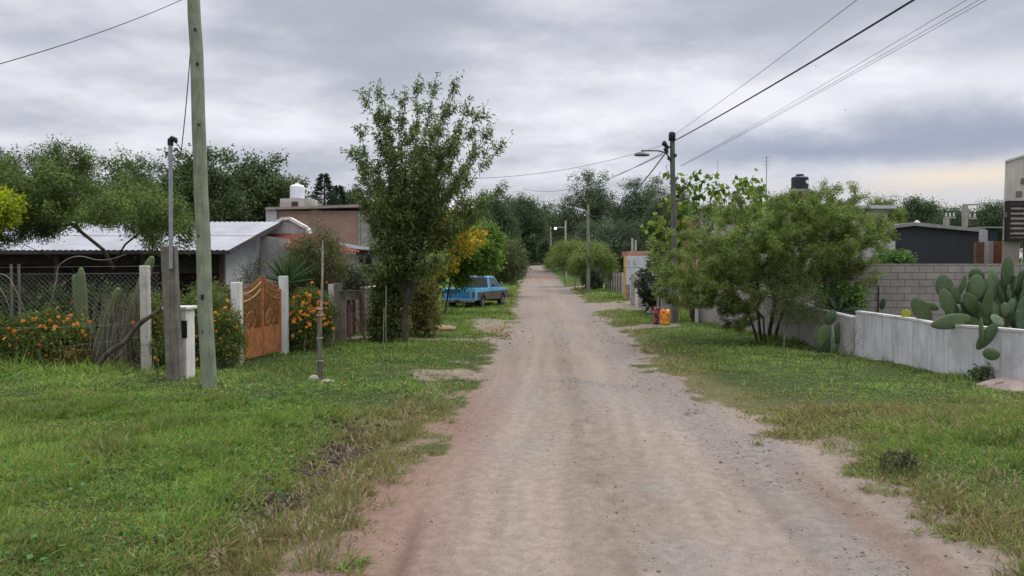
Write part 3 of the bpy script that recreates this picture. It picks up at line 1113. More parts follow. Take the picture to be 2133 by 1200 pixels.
def ribbed(pts, radii, ribs=9, k=36):
    P = [Vector(p) for p in pts]
    # resample
    S, RR_ = [], []
    for i in range(len(P) - 1):
        for q in range(6):
            S.append(P[i].lerp(P[i + 1], q / 6)); RR_.append(radii[i] + (radii[i + 1] - radii[i]) * q / 6)
    S.append(P[-1]); RR_.append(radii[-1])
    V, Fc, C = [], [], []
    for i, p in enumerate(S):
        d = (S[min(i + 1, len(S) - 1)] - S[max(0, i - 1)]).normalized()
        x = d.cross(Vector((0, 1, .1))).normalized(); y = d.cross(x)
        for j in range(k):
            a = 2 * math.pi * j / k
            w = .5 + .5 * math.cos(ribs * a)
            r = RR_[i] * (.82 + .18 * w)
            V.append(p + (x * math.cos(a) + y * math.sin(a)) * r)
            C.append(Vector((.105, .145, .06)) * (.75 + .45 * w) + Vector((.05, .045, .02)) * (w > .9) * random.random())
    for i in range(len(S) - 1):
        for j in range(k):
            a, b = i * k + j, i * k + (j + 1) % k
            Fc.append((a, b, b + k, a + k))
    return np.array(V), np.array(Fc), np.array(C)


def cactus(name, label, cols, Y):
    b = at(cols[0][0][0], 0, Y); b = Vector((b.x, Y, g1(b.x, Y)))
    r = thing(name, label, 'cactus', b, group='columnar cacti behind the wire fence')
    for line in cols:
        pts = [at(x, y, Y) for x, y, w in line]
        rad = [w / 2 / F * Y for x, y, w in line]
        V, Fc, C = ribbed(pts, rad)
        link_mesh('column', np_mesh('column', V, Fc, C), CACT, r, smooth=True)
    return r


cactus('columnar_cactus', 'tall upright twin columned cactus left of the dry stems behind the chain link',
       [[(172, 790, 26), (172, 690, 27), (170, 600, 19), (169, 572, 16), (169, 560, 9), (169, 557, 2)], [(182, 700, 26), (166, 640, 22), (158, 590, 15), (155, 575, 10), (154, 572, 2)]], 15.15)
cactus('columnar_cactus', 'columnar cactus leaning right and standing nearest the slanting branch',
       [[(196, 770, 28), (212, 700, 26), (236, 640, 22), (243, 615, 18), (246, 602, 11), (247, 598, 2)]], 14.7)
cactus('columnar_cactus', 'cactus column bowed behind the white end post with its tip above the post',
       [[(252, 760, 26), (266, 680, 26), (290, 615, 24), (305, 565, 21), (313, 545, 17), (317, 536, 10), (318, 533, 2)]], 15.2)


# ---- dry stems
def stems_thing(name, label, cat, lines, Y, r, m_, group=None):
    p0 = at(*lines[0][0], Y)
    root = thing(name, label, cat, Vector((p0.x, Y, g1(p0.x, Y))), group=group)
    for ln in lines:
        P = [at(x, y, Y) for x, y in ln]
        S = []
        for i in range(len(P) - 1):            # smooth through the points
            p_1 = P[max(i - 1, 0)]; p2 = P[min(i + 2, len(P) - 1)]
            for q in range(6):
                t = q / 6
                S.append(.5 * ((2 * P[i]) + (P[i + 1] - p_1) * t + (2 * p_1 - 5 * P[i] + 4 * P[i + 1] - p2) * t * t + (3 * P[i] - p_1 - 3 * P[i + 1] + p2) * t ** 3))
        S.append(P[-1])
        MB().tube(S, [r * (1 - .6 * i / len(S)) for i in range(len(S))], 6).build('stem', m_, root, smooth=True)
    return root


DRYST = mat('dry vine', (.26, .25, .19), .9, .25, 6)
stems_thing('arching_vine', 'long bare vine arching over the chain link fence', 'vine',
            [[(85, 665), (105, 630), (117, 585), (122, 555), (145, 538), (170, 534), (200, 541), (230, 540), (262, 530)]], 14.75, .011, DRYST)
stems_thing('arching_vine', 'pale bare vine drooping at the left edge of the fence', 'vine',
            [[(0, 570), (20, 580), (40, 620), (52, 650), (58, 690)], [(0, 600), (14, 625), (25, 665), (32, 700)]], 14.8, .009, DRYST)


def dry_tangle():
    p0 = at(240, 785, 14.5)
    b = Vector((p0.x, 14.5, g1(p0.x, 14.5)))
    root = thing('dry_stem_tangle', 'dense tangle of dry grey hanging stems left of the white end post', 'dead plant', b)
    m = MB()
    for _ in range(330):
        x0 = random.triangular(185, 303, 265); y0 = random.triangular(585, 740, 640)
        Y = random.uniform(14.25, 14.85)
        x1 = x0 + random.uniform(-28, 22) - (300 - x0) * .12; y1 = random.uniform(750, 792)
        a, c = at(x0, y0, Y), at(x1, y1, Y + random.uniform(-.15, .15))
        k = a.lerp(c, .4) + Vector((random.uniform(-.12, .12), random.uniform(-.1, .1), random.uniform(-.02, .15)))
        pts = [a * (1 - t) ** 2 + k * 2 * t * (1 - t) + c * t * t for t in (0, .25, .5, .75, 1)]
        m.tube(pts, [.002, .0035, .004, .005, .005], 3, mi=random.choice((0, 0, 1, 2)), cap=False)
    for _ in range(120):
        x0 = random.uniform(185, 300); Y = random.uniform(14.2, 14.7)
        a = at(x0, random.uniform(735, 785), Y)
        c = a + Vector((random.uniform(-.3, .3), random.uniform(-.15, .15), random.uniform(-.05, .25)))
        m.tube([a, a.lerp(c, .5) + Vector((0, 0, .05)), c], .004, 3, mi=random.choice((0, 2, 2)), cap=False)
    m.build('stem', [DRYST, mat('grey dry stem', (.19, .175, .15), .9, .3, 6), mat('brown dry stem', (.13, .095, .06), .9, .3, 6)], root)
    P, D = [], []
    n = 2600
    px = rng.triangular(185, 260, 303, n); py = 600 + 190 * rng.random(n) ** .7
    Ys = rng.uniform(14.3, 15.0, n)
    P = np.array([tuple(at(a, c, y)) for a, c, y in zip(px, py, Ys)])
    D = rng.normal(size=(n, 3)) * .5 + np.array((0, 0, -.5))
    C = palette(n, [(.10, .11, .045), (.16, .14, .07), (.12, .085, .05), (.06, .075, .03)], .25)
    V, F4, CC = leaf_arrays(P, D, rng.uniform(.05, .12, n), rng.uniform(.008, .022, n), C, .2)
    link_mesh('withered_leaves', np_mesh('withered_leaves', V, F4, CC), leafmat('leaf0.3', .3), root)


dry_tangle()
# withered nettle clumps low in the fence
for px, py, s in ((128, 765, .28), (155, 752, .22)):
    c = at(px, py - 10, 14.2)
    plant('withered_shrub', 'yellowing withered low shrub in the fence foot ' + ('near the tall flower patch' if px < 140 else 'just left of the slanting branch'), 'shrub',
          gp(px, py + 24), [(c, (s, .2, s * .9), 1)], n_pts=30, per=26, leaf=(.07, .03), cols=[(.26, .18, .06), (.19, .15, .06), (.11, .11, .04)], r_base=.015,
          r_tip=.002, jitter=.05, parts=('stem', 'foliage'), step=.12)


# ---- orange flower bushes
def flower_mesh():
    m = MB(); k = 8
    vs = [(0, 0, .008)]; fs = []
    for j in range(k):
        a = 2 * math.pi * j / k
        for r, da, z in ((.012, -.10, .004), (.032, -.30, .0), (.038, 0, -.004), (.032, .30, .0), (.012, .10, .004)):
            vs.append((r * math.cos(a + da), r * math.sin(a + da), z))
        b = 1 + j * 5
        fs.append((0, b, b + 1, b + 2, b + 3, b + 4))
    m.add(vs, fs, 0)
    m.lathe((0, 0, 0), [(.012, .0), (.012, .012), (.006, .017)], 8, 1)
    return m


ORANGE = [mat('orange petal', (.72, .20, .012), .7, .15, 30, bump=0), mat('deep orange petal', (.60, .12, .01), .7, .15, 30, bump=0), mat('yellow orange petal', (.75, .33, .02), .7, .15, 30, bump=0)]
EYEM = mat('flower centre', (.45, .22, .02), .8, .2, 40, bump=0)
FM = []
for om in ORANGE:
    o = flower_mesh().build('flower', [om, EYEM], local=True)
    FM.append(o.data); bpy.data.objects.remove(o)


def flower_bush(label, base, env, flowers, Yr, size=1.0, n_pts=240, per=46, group='orange flower bushes along the fence', fsize=.95,
                cols=((.11, .16, .036), (.14, .19, .045), (.08, .12, .03), (.19, .19, .055))):
    r = plant('flower_bush', label, 'flowering bush', base, env, n_pts=n_pts, per=per, leaf=(.075, .022), cols=cols, r_base=.03, r_tip=.0025, jitter=.08,
              parts=('stem', 'foliage'), step=.2, group=group, shell=.35, barkc=(.05, .06, .025))
    org = ORIG[r.name]
    for px, py in flowers:
        o = bpy.data.objects.new('flower', random.choice(FM)); COL.objects.link(o); o.parent = r
        p = at(px, py, random.uniform(*Yr))
        o.location = p - org
        o.rotation_euler = (R(random.uniform(25, 95)), R(random.uniform(-35, 35)), R(random.uniform(-50, 50)))
        s = fsize * random.uniform(.75, 1.25); o.scale = (s, s, s)
    return r


fl = [(120, 640), (150, 630), (70, 665), (105, 668), (75, 662), (60, 671), (55, 686), (83, 679), (92, 680), (95, 684), (115, 680), (112, 685), (134, 690), (132, 671), (154, 676), (160, 673), (163, 677),
      (172, 655), (172, 690), (178, 699), (187, 671), (68, 693), (92, 702), (36, 704), (18, 684), (82, 718), (20, 720), (60, 735), (96, 740), (147, 656), (178, 640), (107, 715), (8, 705), (30, 690), (122, 660), (101, 655), (48, 668), (140, 665)]
flower_bush('broad orange flower bush in front of the chain link fence', gp(90, 784),
            [ellip(-60, 190, 660, 790, 14.5, .42), ellip(40, 190, 640, 780, 14.6, .4), ellip(-60, 80, 650, 780, 14.7, .4)], fl, (13.95, 14.3), n_pts=420, per=60)
fl = [(277, 672), (322, 672), (322, 745), (328, 750), (330, 690), (318, 715)]
flower_bush('sparse flower bush between the end post and the timber post', gp(325, 788),
            [ellip(308, 345, 610, 790, 14.5, .35)], fl, (14.0, 14.4), n_pts=110, per=60)
fl = [(410, 622), (402, 642), (376, 653), (448, 651), (466, 643), (475, 626), (483, 645), (478, 665), (470, 640), (455, 655), (385, 640), (408, 700), (410, 748), (398, 742), (460, 705), (450, 690), (476, 690), (452, 786), (488, 682), (505, 690), (380, 690), (415, 610), (398, 668), (466, 735), (446, 668), (494, 680)]
flower_bush('orange flower bush behind the green pole and left of the gate', gp(430, 776),
            [ellip(365, 500, 610, 775, 15.3, .5), ellip(378, 470, 590, 700, 15.7, .5), ellip(440, 505, 640, 770, 15.0, .35)], fl, (14.45, 14.9), n_pts=360, per=60)
fl = [(random.triangular(592, 690, 640), random.triangular(596, 690, 640)) for _ in range(64)] + [(610, 700), (640, 712), (625, 690), (655, 665), (670, 640), (688, 660), (690, 672), (695, 684), (650, 588), (612, 620), (604, 655), (680, 588)]
flower_bush('tall bush crowded with orange blooms right of the iron gate', gp(635, 741),
            [ellip(590, 690, 600, 745, 18.3, .55), ellip(588, 660, 630, 745, 18.0, .4), ellip(620, 700, 600, 720, 18.5, .5)], fl, (17.35, 17.8), n_pts=380, per=70, fsize=1.05)

# ---- garden hedge filling the yard behind the wire fence
dk = [(.06, .095, .028), (.085, .125, .036), (.045, .07, .024), (.12, .15, .05)]
for i, (a, c_, t0, t1, Y) in enumerate(((-80, 70, 590, 780, 16.2), (40, 180, 600, 780, 16.4), (150, 300, 585, 780, 16.2), (270, 410, 610, 780, 16.6), (380, 500, 590, 770, 17.2))):
    plant('garden_shrub', ('dark leafy shrub at the far end of the chain link fence', 'dark shrub behind the broad orange flower bush', 'dark shrub behind the dry stem tangle',
                           'dark shrub behind the timber service post', 'dark red tinged shrub under the porch beside the gate')[i], 'shrub',
          onground((a + c_) / 2, Y), [ellip(a, c_, t0, t1, Y, .6)], n_pts=210, per=50, leaf=(.11, .045), cols=dk if i < 4 else dk + [(.10, .02, .02)], r_base=.04, parts=('stem', 'foliage'),
          step=.25, group='shrubs behind the wire fence', shell=.4, barkc=(.07, .06, .045))

# ---- low masonry stub, gate posts, iron gate
a_ = Vector((-6.02, 14.75, 0)); c_ = Vector((-5.82, 15.35, 0))
o = MB().beam(a_ + Vector((0, 0, .08)), c_ + Vector((0, 0, .08)), .16, .36).build('low_wall', mat('old brick footing', (.26, .19, .15), .95, .25, 8, spot=(.14, .12, .10)), origin=a_, bevel=.02)
tag(o, 'short low masonry footing left of the gate posts', 'wall')


def post(name, px, top_y, Y, w, m_, label, cat='post', group=None, d=None):
    b = onground(px, Y)
    z1 = at(px, top_y, Y).z
    o = MB().box(Vector((b.x, Y, (z1 - .2 + b.z) / 2)), (w, d or w, z1 - b.z + .2)).build(name, m_, origin=b, bevel=.012)
    return tag(o, label, cat, group)


post('gate_post', 492, 588, 15.45, .19, WHITE, 'white square gate post left of the rust orange iron gate', group='white gate posts')
post('gate_post', 590, 575, 17.5, .185, WHITE, 'white square gate post right of the rust orange iron gate', group='white gate posts')


def iron_gate():
    A = Vector((at(503, 700, 15.6).x, 15.6, 0)); B = Vector((at(585, 700, 17.35).x, 17.35, 0))
    A.z = g1(A.x, A.y) + .06; B.z = g1(B.x, B.y) + .06
    B.z = A.z
    d = (B - A); L = d.length; d.normalize()
    r = thing('iron_gate', 'rust orange double leaf iron gate with wheel ornaments', 'gate', A)
    up = Vector((0, 0, 1)); nrm_ = d.cross(up)

    def P(s, z, off=0): return A + d * s + up * z + nrm_ * off
    mid = L * .5
    zs = 1.42
    for leaf in (0, 1):
        s0, s1 = (.03, mid - .015) if leaf == 0 else (mid + .015, L - .03)
        fr = MB()

        def ztop(s):
            t = (s - s0) / (s1 - s0)
            t = t if leaf == 0 else 1 - t
            return zs - .02 + .26 * t * t
        fr.beam(P(s0, 0), P(s0, ztop(s0) + .06), .05, .05); fr.beam(P(s1, 0), P(s1, ztop(s1) + .06), .05, .05)
        fr.beam(P(s0, .03), P(s1, .03), .045, .045); fr.beam(P(s0, .62), P(s1, .62), .035, .03)
        lf = fr.build('gate_leaf', IRON, r)
        # curved double top rails
        for off in (0, -.16):
            pts = [P(s0 + (s1 - s0) * k / 10, ztop(s0 + (s1 - s0) * k / 10) + off, .0) for k in range(11)]
            MB().tube(pts, .02, 6).build('rail', GOLD if leaf == 0 else IRON, lf)
        bars = MB()
        nb = 14
        for k in range(1, nb):
            s = s0 + (s1 - s0) * k / nb
            bars.tube([P(s, .03, .004), P(s, ztop(s) + .10, .004)], .008, 5)
            bars.lathe(P(s, ztop(s) + .10, .004), [(.012, 0), (.014, .02), (.002, .07)], 6)
        bars.build('bars', IRON, lf)
        # sheet metal lower panel
        pn = MB()
        q0, q1 = P(s0 + .025, .05, .02), P(s1 - .025, .05, .02)
        pn.prism([q0, q1, q1 + up * .56, q0 + up * .56], nrm_ * .004)
        pn.build('lower_panel', IRON, lf)
        # wheel ornament
        c = P((s0 + s1) / 2, .82, -.03); w = MB()
        for rad in (.185, .05):
            pts = [c + d * rad * math.cos(t * math.pi / 10) + up * rad * math.sin(t * math.pi / 10) for t in range(21)]
            w.tube(pts, .018, 6, cap=False)
        for k in range(8):
            a = k * math.pi / 4
            w.tube([c, c + (d * math.cos(a) + up * math.sin(a)) * .185], .011, 5)
        w.build('wheel_ornament', GOLD, lf)


iron_gate()

# ---- staked sapling with stones
b = gp(667, 793)
r_ = thing('staked_sapling', 'slim bare sapling bundled with grey stakes on the lawn', 'sapling', b)
for i in range(5):
    a = i * 1.256
    x0 = b + Vector((.032 * math.cos(a), .032 * math.sin(a), -.1))
    h = (1.34, 1.1, 1.22, .9, 1.28)[i]
    MB().tube([x0, x0 + Vector((random.uniform(-.015, .015), random.uniform(-.015, .015), h * .5)), x0 + Vector((random.uniform(-.02, .03), 0, h))], .0165, 6).build('stake', OLDWOOD, r_, smooth=True)
tp = at(672, 500, b.y)
MB().tube([b + Vector((0, 0, -.1)), b + Vector((.0, 0, .9)), at(671, 600, b.y), at(672, 540, b.y), tp], [.025, .024, .022, .018, .01], 7).build('stem', mat('pale stem', (.30, .28, .24), .9, .3, 9), r_, smooth=True)
for z in (.35, .75, 1.15, 1.26):
    m = MB().tube([b + Vector((.056 * math.cos(k * .524), .056 * math.sin(k * .524), z)) for k in range(13)], .008, 5, cap=False)
    m.build('binding', mat('pale twine', (.34, .32, .28), .9, .2, 20), r_)


def stone(px, py, s, label, colr=(.44, .38, .33), name='stone', group=None):
    b = gp(px, py)
    import bmesh
    bm = bmesh.new(); bmesh.ops.create_icosphere(bm, subdivisions=3, radius=1)
    k = random.random() * 50
    for v in bm.verts:
        n = 1 + .35 * (float(fbm(v.co.x * 1.3 + k, v.co.y * 1.3 + v.co.z * .9, 3, 3)) - .5)
        v.co = Vector((v.co.x * s[0] * n, v.co.y * s[1] * n, max(v.co.z, -.5) * s[2] * n)) + b + Vector((0, 0, s[2] * .4))
    me = bpy.data.meshes.new(name); bm.to_mesh(me); bm.free()
    o = link_mesh(name, me, mat(f'stone {colr}', colr, .9, .2, 20, bump=.8, bscale=70), origin=b, smooth=True)
    return tag(o, label, 'stone', group)


stone(653, 795, (.09, .08, .085), 'pale upright stone left of the staked sapling', group='stones at the sapling foot')
stone(684, 797, (.12, .09, .045), 'flat pale stone right of the staked sapling', group='stones at the sapling foot')

# ---- posts, pallet gate, bin, yard wall
post('fence_post', 689, 592, 19.35, .13, POST, 'pale concrete post at the right end of the flower hedge')
post('timber_post', 703, 590, 20.0, .20, OLDWOOD, 'broad dark timber post beside the waste basket')
post('timber_post', 716, 612, 20.5, .11, mat('pinkish timber', (.30, .24, .21), .9, .25, 6), 'pinkish timber gate jamb behind the waste basket')
post('timber_post', 755, 598, 22.4, .15, OLDWOOD, 'rough timber post against the end of the yard wall')


def pallet_gate():
    A = Vector((at(719, 700, 20.7).x, 20.7, 0)); B = Vector((at(752, 700, 22.3).x, 22.3, 0))
    for v in (A, B): v.z = g1(v.x, v.y)
    r = thing('pallet_gate', 'brown wooden plank gate between timber posts', 'gate', A)
    for k in range(7):
        z = .12 + k * .165
        MB().beam(A + Vector((0, 0, z)), B + Vector((0, 0, z + random.uniform(-.015, .015))), .022, .10 + random.uniform(-.015, .015)).build('plank', REDWOOD, r)
    for t in (.06, .5, .94):
        p = A.lerp(B, t) + Vector((.03, -.02, 0))
        MB().beam(p + Vector((0, 0, .05)), p + Vector((0, 0, 1.25)), .09, .03, up=(0, 1, 0)).build('batten', REDWOOD, r)


pallet_gate()
b = gp(735, 724)
b = Vector((at(734, 700, 19.6).x, 19.6, 0)); b.z = g1(b.x, b.y)
r_ = thing('waste_basket', 'round sheet metal waste basket on a rusty forked stand', 'waste basket', b)
m = MB()
c_ = Vector((at(728, 600, 19.6).x, 19.6, at(728, 624, 19.6).z))
hz = at(728, 606, 19.6).z - c_.z
prof = [(.255, 0), (.27, hz), (.282, hz + .012), (.262, hz + .012), (.25, .02)]
m.lathe(c_, prof, 28)
m.build('basket', mat('dull sheet metal', (.24, .225, .19), .45, .25, 5, stain=(.12, .085, .06), stain_amt=.7, metal=.5), r_, smooth=True)
MB().beam(b + Vector((-.06, 0, -.1)), c_ + Vector((0, 0, .01)), .045, .045).build('upright', REDWOOD, r_)
MB().beam(b + Vector((.32, .25, .0)), c_ + Vector((-.06, .02, .0)), .04, .04).build('brace', REDWOOD, r_)

a_ = Vector((-4.42, 22.7, 0)); c_ = Vector((-4.5, 26.6, 0))
r_ = thing('yard_wall', 'pale rendered yard wall beside the plank gate', 'wall', a_)
MB().beam(a_ + Vector((0, 0, .68)), c_ + Vector((0, 0, .68)), .18, 1.5).build('wall', mat('pinkish render', (.36, .315, .28), .95, .15, 3, stain=(.22, .18, .15), stain_amt=.6), r_)
MB().beam(a_ + Vector((0, -.03, 1.46)), c_ + Vector((0, 0, 1.46)), .25, .06).build('coping', POST, r_)

# ---- green stakes beside the big tree
b = gp(803, 724)
r_ = thing('stake_pair', 'two thin greenish stakes tied together near the big tree', 'stakes', b)
MB().tube([b + Vector((.01, 0, -.1)), at(804, 596, b.y)], .015, 7).build('stake', GREENPOLE, r_)
MB().tube([b + Vector((-.06, 0, -.1)), at(800, 640, b.y)], .012, 7).build('stake', DRYST, r_)

# ---- house with metal roof
def house():
    X1 = -8.9
    r = thing('metal_roof_house', 'low house with a pale corrugated metal roof and white gable wall', 'house', Vector((X1, 23, g1(X1, 23))))
    eY, eZ, rY, rZ = 22.0, at(470, 521, 22.0).z, 27.0, at(560, 462, 27.0).z
    xe = at(478, 520, eY).x
    # corrugated front and rear slopes
    for ya, za, yb, zb in ((eY, eZ, rY, rZ), (2 * rY - eY + .02, eZ, rY + .02, rZ)):
        n = int((xe + 26) / .045)
        V, Fc = [], []
        for i in range(n + 1):
            x = xe - i * .045
            dz = .012 * math.cos(i * math.pi / 2)
            for t in (0, .45, .45, 1):
                V.append((x, ya + (yb - ya) * t, za + (zb - za) * t + dz + (.012 if t == .45 and len(V) % 4 == 2 else 0)))
        for i in range(n):
            Fc += [(i * 4, i * 4 + 1, i * 4 + 5, i * 4 + 4), (i * 4 + 2, i * 4 + 3, i * 4 + 7, i * 4 + 6)]
        MB().add(V, Fc).build('roof', ROOFM, r, smooth=True)
    m = MB(); m.beam((xe - .02, eY, eZ - .07), (xe - .02, rY, rZ - .07), .05, .12); m.beam((-26, eY + .03, eZ - .07), (xe, eY + .03, eZ - .07), .05, .10)
    m.build('fascia', mat('dark fascia', (.06, .055, .055), .8, .2), r)
    sl = (rZ - eZ) / (rY - eY)
    za = eZ + sl * (23 - eY) - .06
    MB().prism([(X1, 23, -.1), (X1, 29, -.1), (X1, 29, eZ + sl * 3), (X1, 27, rZ - .06), (X1, 23, za)], (-.18, 0, 0)).build('gable_wall', HWALL, r)
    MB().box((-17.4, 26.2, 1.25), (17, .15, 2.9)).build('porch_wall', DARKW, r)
    MB().prism([(-26, 23, -.1), (-26, 29, -.1), (-26, 29, eZ + sl * 3), (-26, 27, rZ - .06), (-26, 23, za)], (.18, 0, 0)).build('gable_wall', HWALL, r)
    MB().box((-17.4, 24.5, .05), (17, 3.2, .12)).build('porch_floor', CONC, r)
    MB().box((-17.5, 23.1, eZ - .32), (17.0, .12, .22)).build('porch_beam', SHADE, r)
    for px, c in ((463, REDWOOD), (300, REDWOOD), (120, REDWOOD)):
        q = at(px, 560, 23.0)
        MB().box((q.x, 23.0, eZ / 2 - .12), (.14, .14, eZ + .05)).build('porch_post', c, r)
    for px in (395, 160):
        q = at(px, 580, 26.1)
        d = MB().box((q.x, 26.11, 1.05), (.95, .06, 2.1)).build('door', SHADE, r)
    # light on a short stretch of porch wall, put in as a paler panel
    MB().box((at(352, 550, 23.4).x, 26.09, 2.15), (4.2, .06, .55)).build('lit_stretch', mat('lit porch render', (.17, .15, .135), .9, .2, 3), r)
    # front wing: white parapet gable, tile lean-to, grey block
    Yp = 27.2
    pk = [at(x, y, Yp) for x, y in ((540, 494), (560, 475), (590, 458), (604, 457), (640, 477), (646, 494))]
    bot = [Vector((pk[-1].x, Yp, 0)), Vector((pk[0].x, Yp, 0))]
    w = MB().prism(pk + bot, (0, .2, 0)).build('front_gable', mat('bright white render', (.55, .55, .56), .9, .08, 3, stain=(.36, .33, .30), stain_amt=.6, stain_scale=(3, 3, 1)), r)
    cop = MB()
    for i in range(len(pk) - 1):
        cop.beam(pk[i] + Vector((0, .06, .03)), pk[i + 1] + Vector((0, .06, .03)), .42, .10)
    cop.build('coping', WHITE, w)
    # tile lean-to
    a, b_, c, d = at(536, 490, 27.1), at(650, 489, 27.1), at(752, 528, 24.9), at(620, 524, 24.6)
    a2 = at(560, 507, 25.3)
    m = MB(); nseg = 22
    for i in range(nseg):
        t0, t1 = i / nseg, (i + 1) / nseg
        p0, p1 = a.lerp(b_, t0), a.lerp(b_, t1); q0, q1 = d.lerp(c, t0), d.lerp(c, t1)
        mid = (t0 + t1) / 2
        pm = a.lerp(b_, mid) + Vector((0, 0, .06)); qm = d.lerp(c, mid) + Vector((0, 0, .06))
        rows = 7
        for k in range(rows):
            u0, u1 = k / rows, (k + 1) / rows
            L0, M0, R0 = p0.lerp(q0, u0), pm.lerp(qm, u0), p1.lerp(q1, u0)
            L1, M1, R1 = p0.lerp(q0, u1), pm.lerp(qm, u1), p1.lerp(q1, u1)
            up = Vector((0, 0, .025))
            m.add([L0, M0, R0, R1 + up, M1 + up, L1 + up], [(0, 1, 4, 5), (1, 2, 3, 4)])
    m.build('tile_roof', TILE, r, smooth=True)
    e0, e1 = at(541, 502, 25.4), at(600, 506, 25.4)
    MB().prism([Vector((e0.x, 25.45, 1.55)), Vector((e1.x, 25.45, 1.55)), Vector((e1.x, 25.45, e1.z + .12)), Vector((e0.x, 25.45, e0.z + .2))], (0, .15, 0)).build('porch_wall_front', GWALL, r)
    e = at(545, 560, 25.55)
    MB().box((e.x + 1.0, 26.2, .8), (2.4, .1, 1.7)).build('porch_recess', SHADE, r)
    MB().box((e.x + .12, 25.6, .75), (.22, .2, 1.6)).build('porch_pier', GWALL, r)


house()

# ---- brick building behind with roof tank
def brick_house():
    Y = 35.0
    x0, x1 = at(566, 500, Y).x, at(746, 500, Y).x
    zt = at(600, 439, Y).z
    r = thing('brick_building', 'flat roofed pinkish brick building behind the metal roofed house', 'building', Vector((x0, Y, 0)))
    MB().box(((x0 + x1) / 2, Y + 3, zt / 2), (x1 - x0, 6, zt)).build('wall', BRICKX, r)
    xs0, xs1 = at(552, 437, Y).x, at(764, 430, Y).x
    m = MB(); a = at(552, 437, Y - .35); b = at(764, 431, Y - .35)
    m.prism([a, b, b + Vector((0, 0, .13)), a + Vector((0, 0, .11))], (0, 6.8, 0))
    m.build('roof_slab', mat('slab edge', (.33, .27, .24), .9, .2, 3), r)
    xg = at(786, 470, Y).x
    MB().box(((x1 + xg) / 2 + .01, Y + 2.2, 2.35), (xg - x1, 4.4, 4.7)).build('side_wall', mat('mossy render', (.33, .33, .27), .9, .2, 3, stain=(.17, .18, .12), stain_amt=.7), r)
    # drain pipe
    MB().tube([(x1 + .06, Y - .05, .3), (x1 + .06, Y - .05, zt)], .05, 8).build('drain_pipe', mat('grey pipe', (.3, .31, .3), .6), r)
    # vent left of gable
    q = at(566, 456, Y - .12); MB().box(q, (.5, .14, .8)).build('wall_vent', HWALL, r)
    # tank plinth
    a = at(618, 425, 37); pl = MB()
    pw = (650 - 585) / F * 37
    pl.box((a.x, 37.5, a.z - .05), (pw, 1.3, .62))
    p_ = pl.build('tank_plinth', mat('stained plaster', (.45, .43, .40), .9, .15, 4, stain=(.14, .12, .1), stain_amt=.8, stain_scale=(3, 3, .7)), r)
    MB().box((a.x - .05, 36.84, a.z - .1), (.32, .03, .4)).build('opening', SHADE, p_)
    t0 = at(617, 416, 37)
    rr = 15 / F * 37
    t = thing('water_tank', 'small white ribbed water tank on the brick building', 'water tank', Vector((t0.x, 37.2, a.z + .27)))
    prof = [(rr * .96, 0)]
    for k in range(6):
        z = .05 + k * .09
        prof += [(rr, z), (rr, z + .05), (rr * .975, z + .07)]
    prof += [(rr, .60), (rr * .8, .68), (rr * .35, .72)]
    MB().lathe((t0.x, 37.2, a.z + .27), prof, 26).build('tank', mat('white tank plastic', (.78, .80, .86), .5, .04, 4, bump=0), t, smooth=True)
    MB().lathe((t0.x, 37.2, a.z + .985), [(rr * .34, 0), (rr * .34, .04), (rr * .25, .06)], 18).build('lid', mat('white tank plastic', (.78, .80, .86)), t, smooth=True)


brick_house()


def block_house():
    Y = 29.0
    x0, x1 = at(722, 560, Y).x, at(806, 560, Y).x
    zt = at(760, 530, Y).z
    r = thing('block_outbuilding', 'small pale block outbuilding with a red brick band', 'outbuilding', Vector((x0, Y, 0)))
    MB().box(((x0 + x1) / 2, Y + 1.5, zt / 2), (x1 - x0, 3, zt)).build('wall', BLOCKY, r)
    a = at(742, 530, Y - .02); b = at(806, 520, Y - .02)
    MB().box(((a.x + b.x) / 2, Y + 1.45, (a.z + b.z) / 2 + .005), (b.x - a.x, 3.05, b.z - a.z)).build('brick_band', brickmat('red brick', (.29, .105, .075), (.24, .085, .06), (.22, .14, .11), .26, .075, .012), r)
    p0, p1, q1, q0 = at(690, 504, 31), at(796, 522, 31), at(796, 526, 28.6), at(712, 516, 28.6)
    m = MB(); n = 26
    for i in range(n):
        A, B = p0.lerp(p1, i / n), p0.lerp(p1, (i + 1) / n); C_, D_ = q0.lerp(q1, i / n), q0.lerp(q1, (i + 1) / n)
        M_ = Vector((0, 0, .05))
        m.add([A, A.lerp(B, .5) + M_, B, D_, C_.lerp(D_, .5) + M_, C_], [(0, 1, 4, 5), (1, 2, 3, 4)])
    m.build('sheet_roof', mat('grey sheet roofing', (.30, .33, .35), .5, .15, 2, stain=(.17, .18, .19), stain_amt=.6, metal=.2), r)


block_house()

# ================================================================== TREES LEFT
DKL = [(.07, .10, .04), (.09, .128, .046), (.054, .08, .032), (.115, .155, .056)]
ACL = [(.10, .155, .042), (.13, .185, .048), (.075, .115, .034), (.17, .21, .06)]

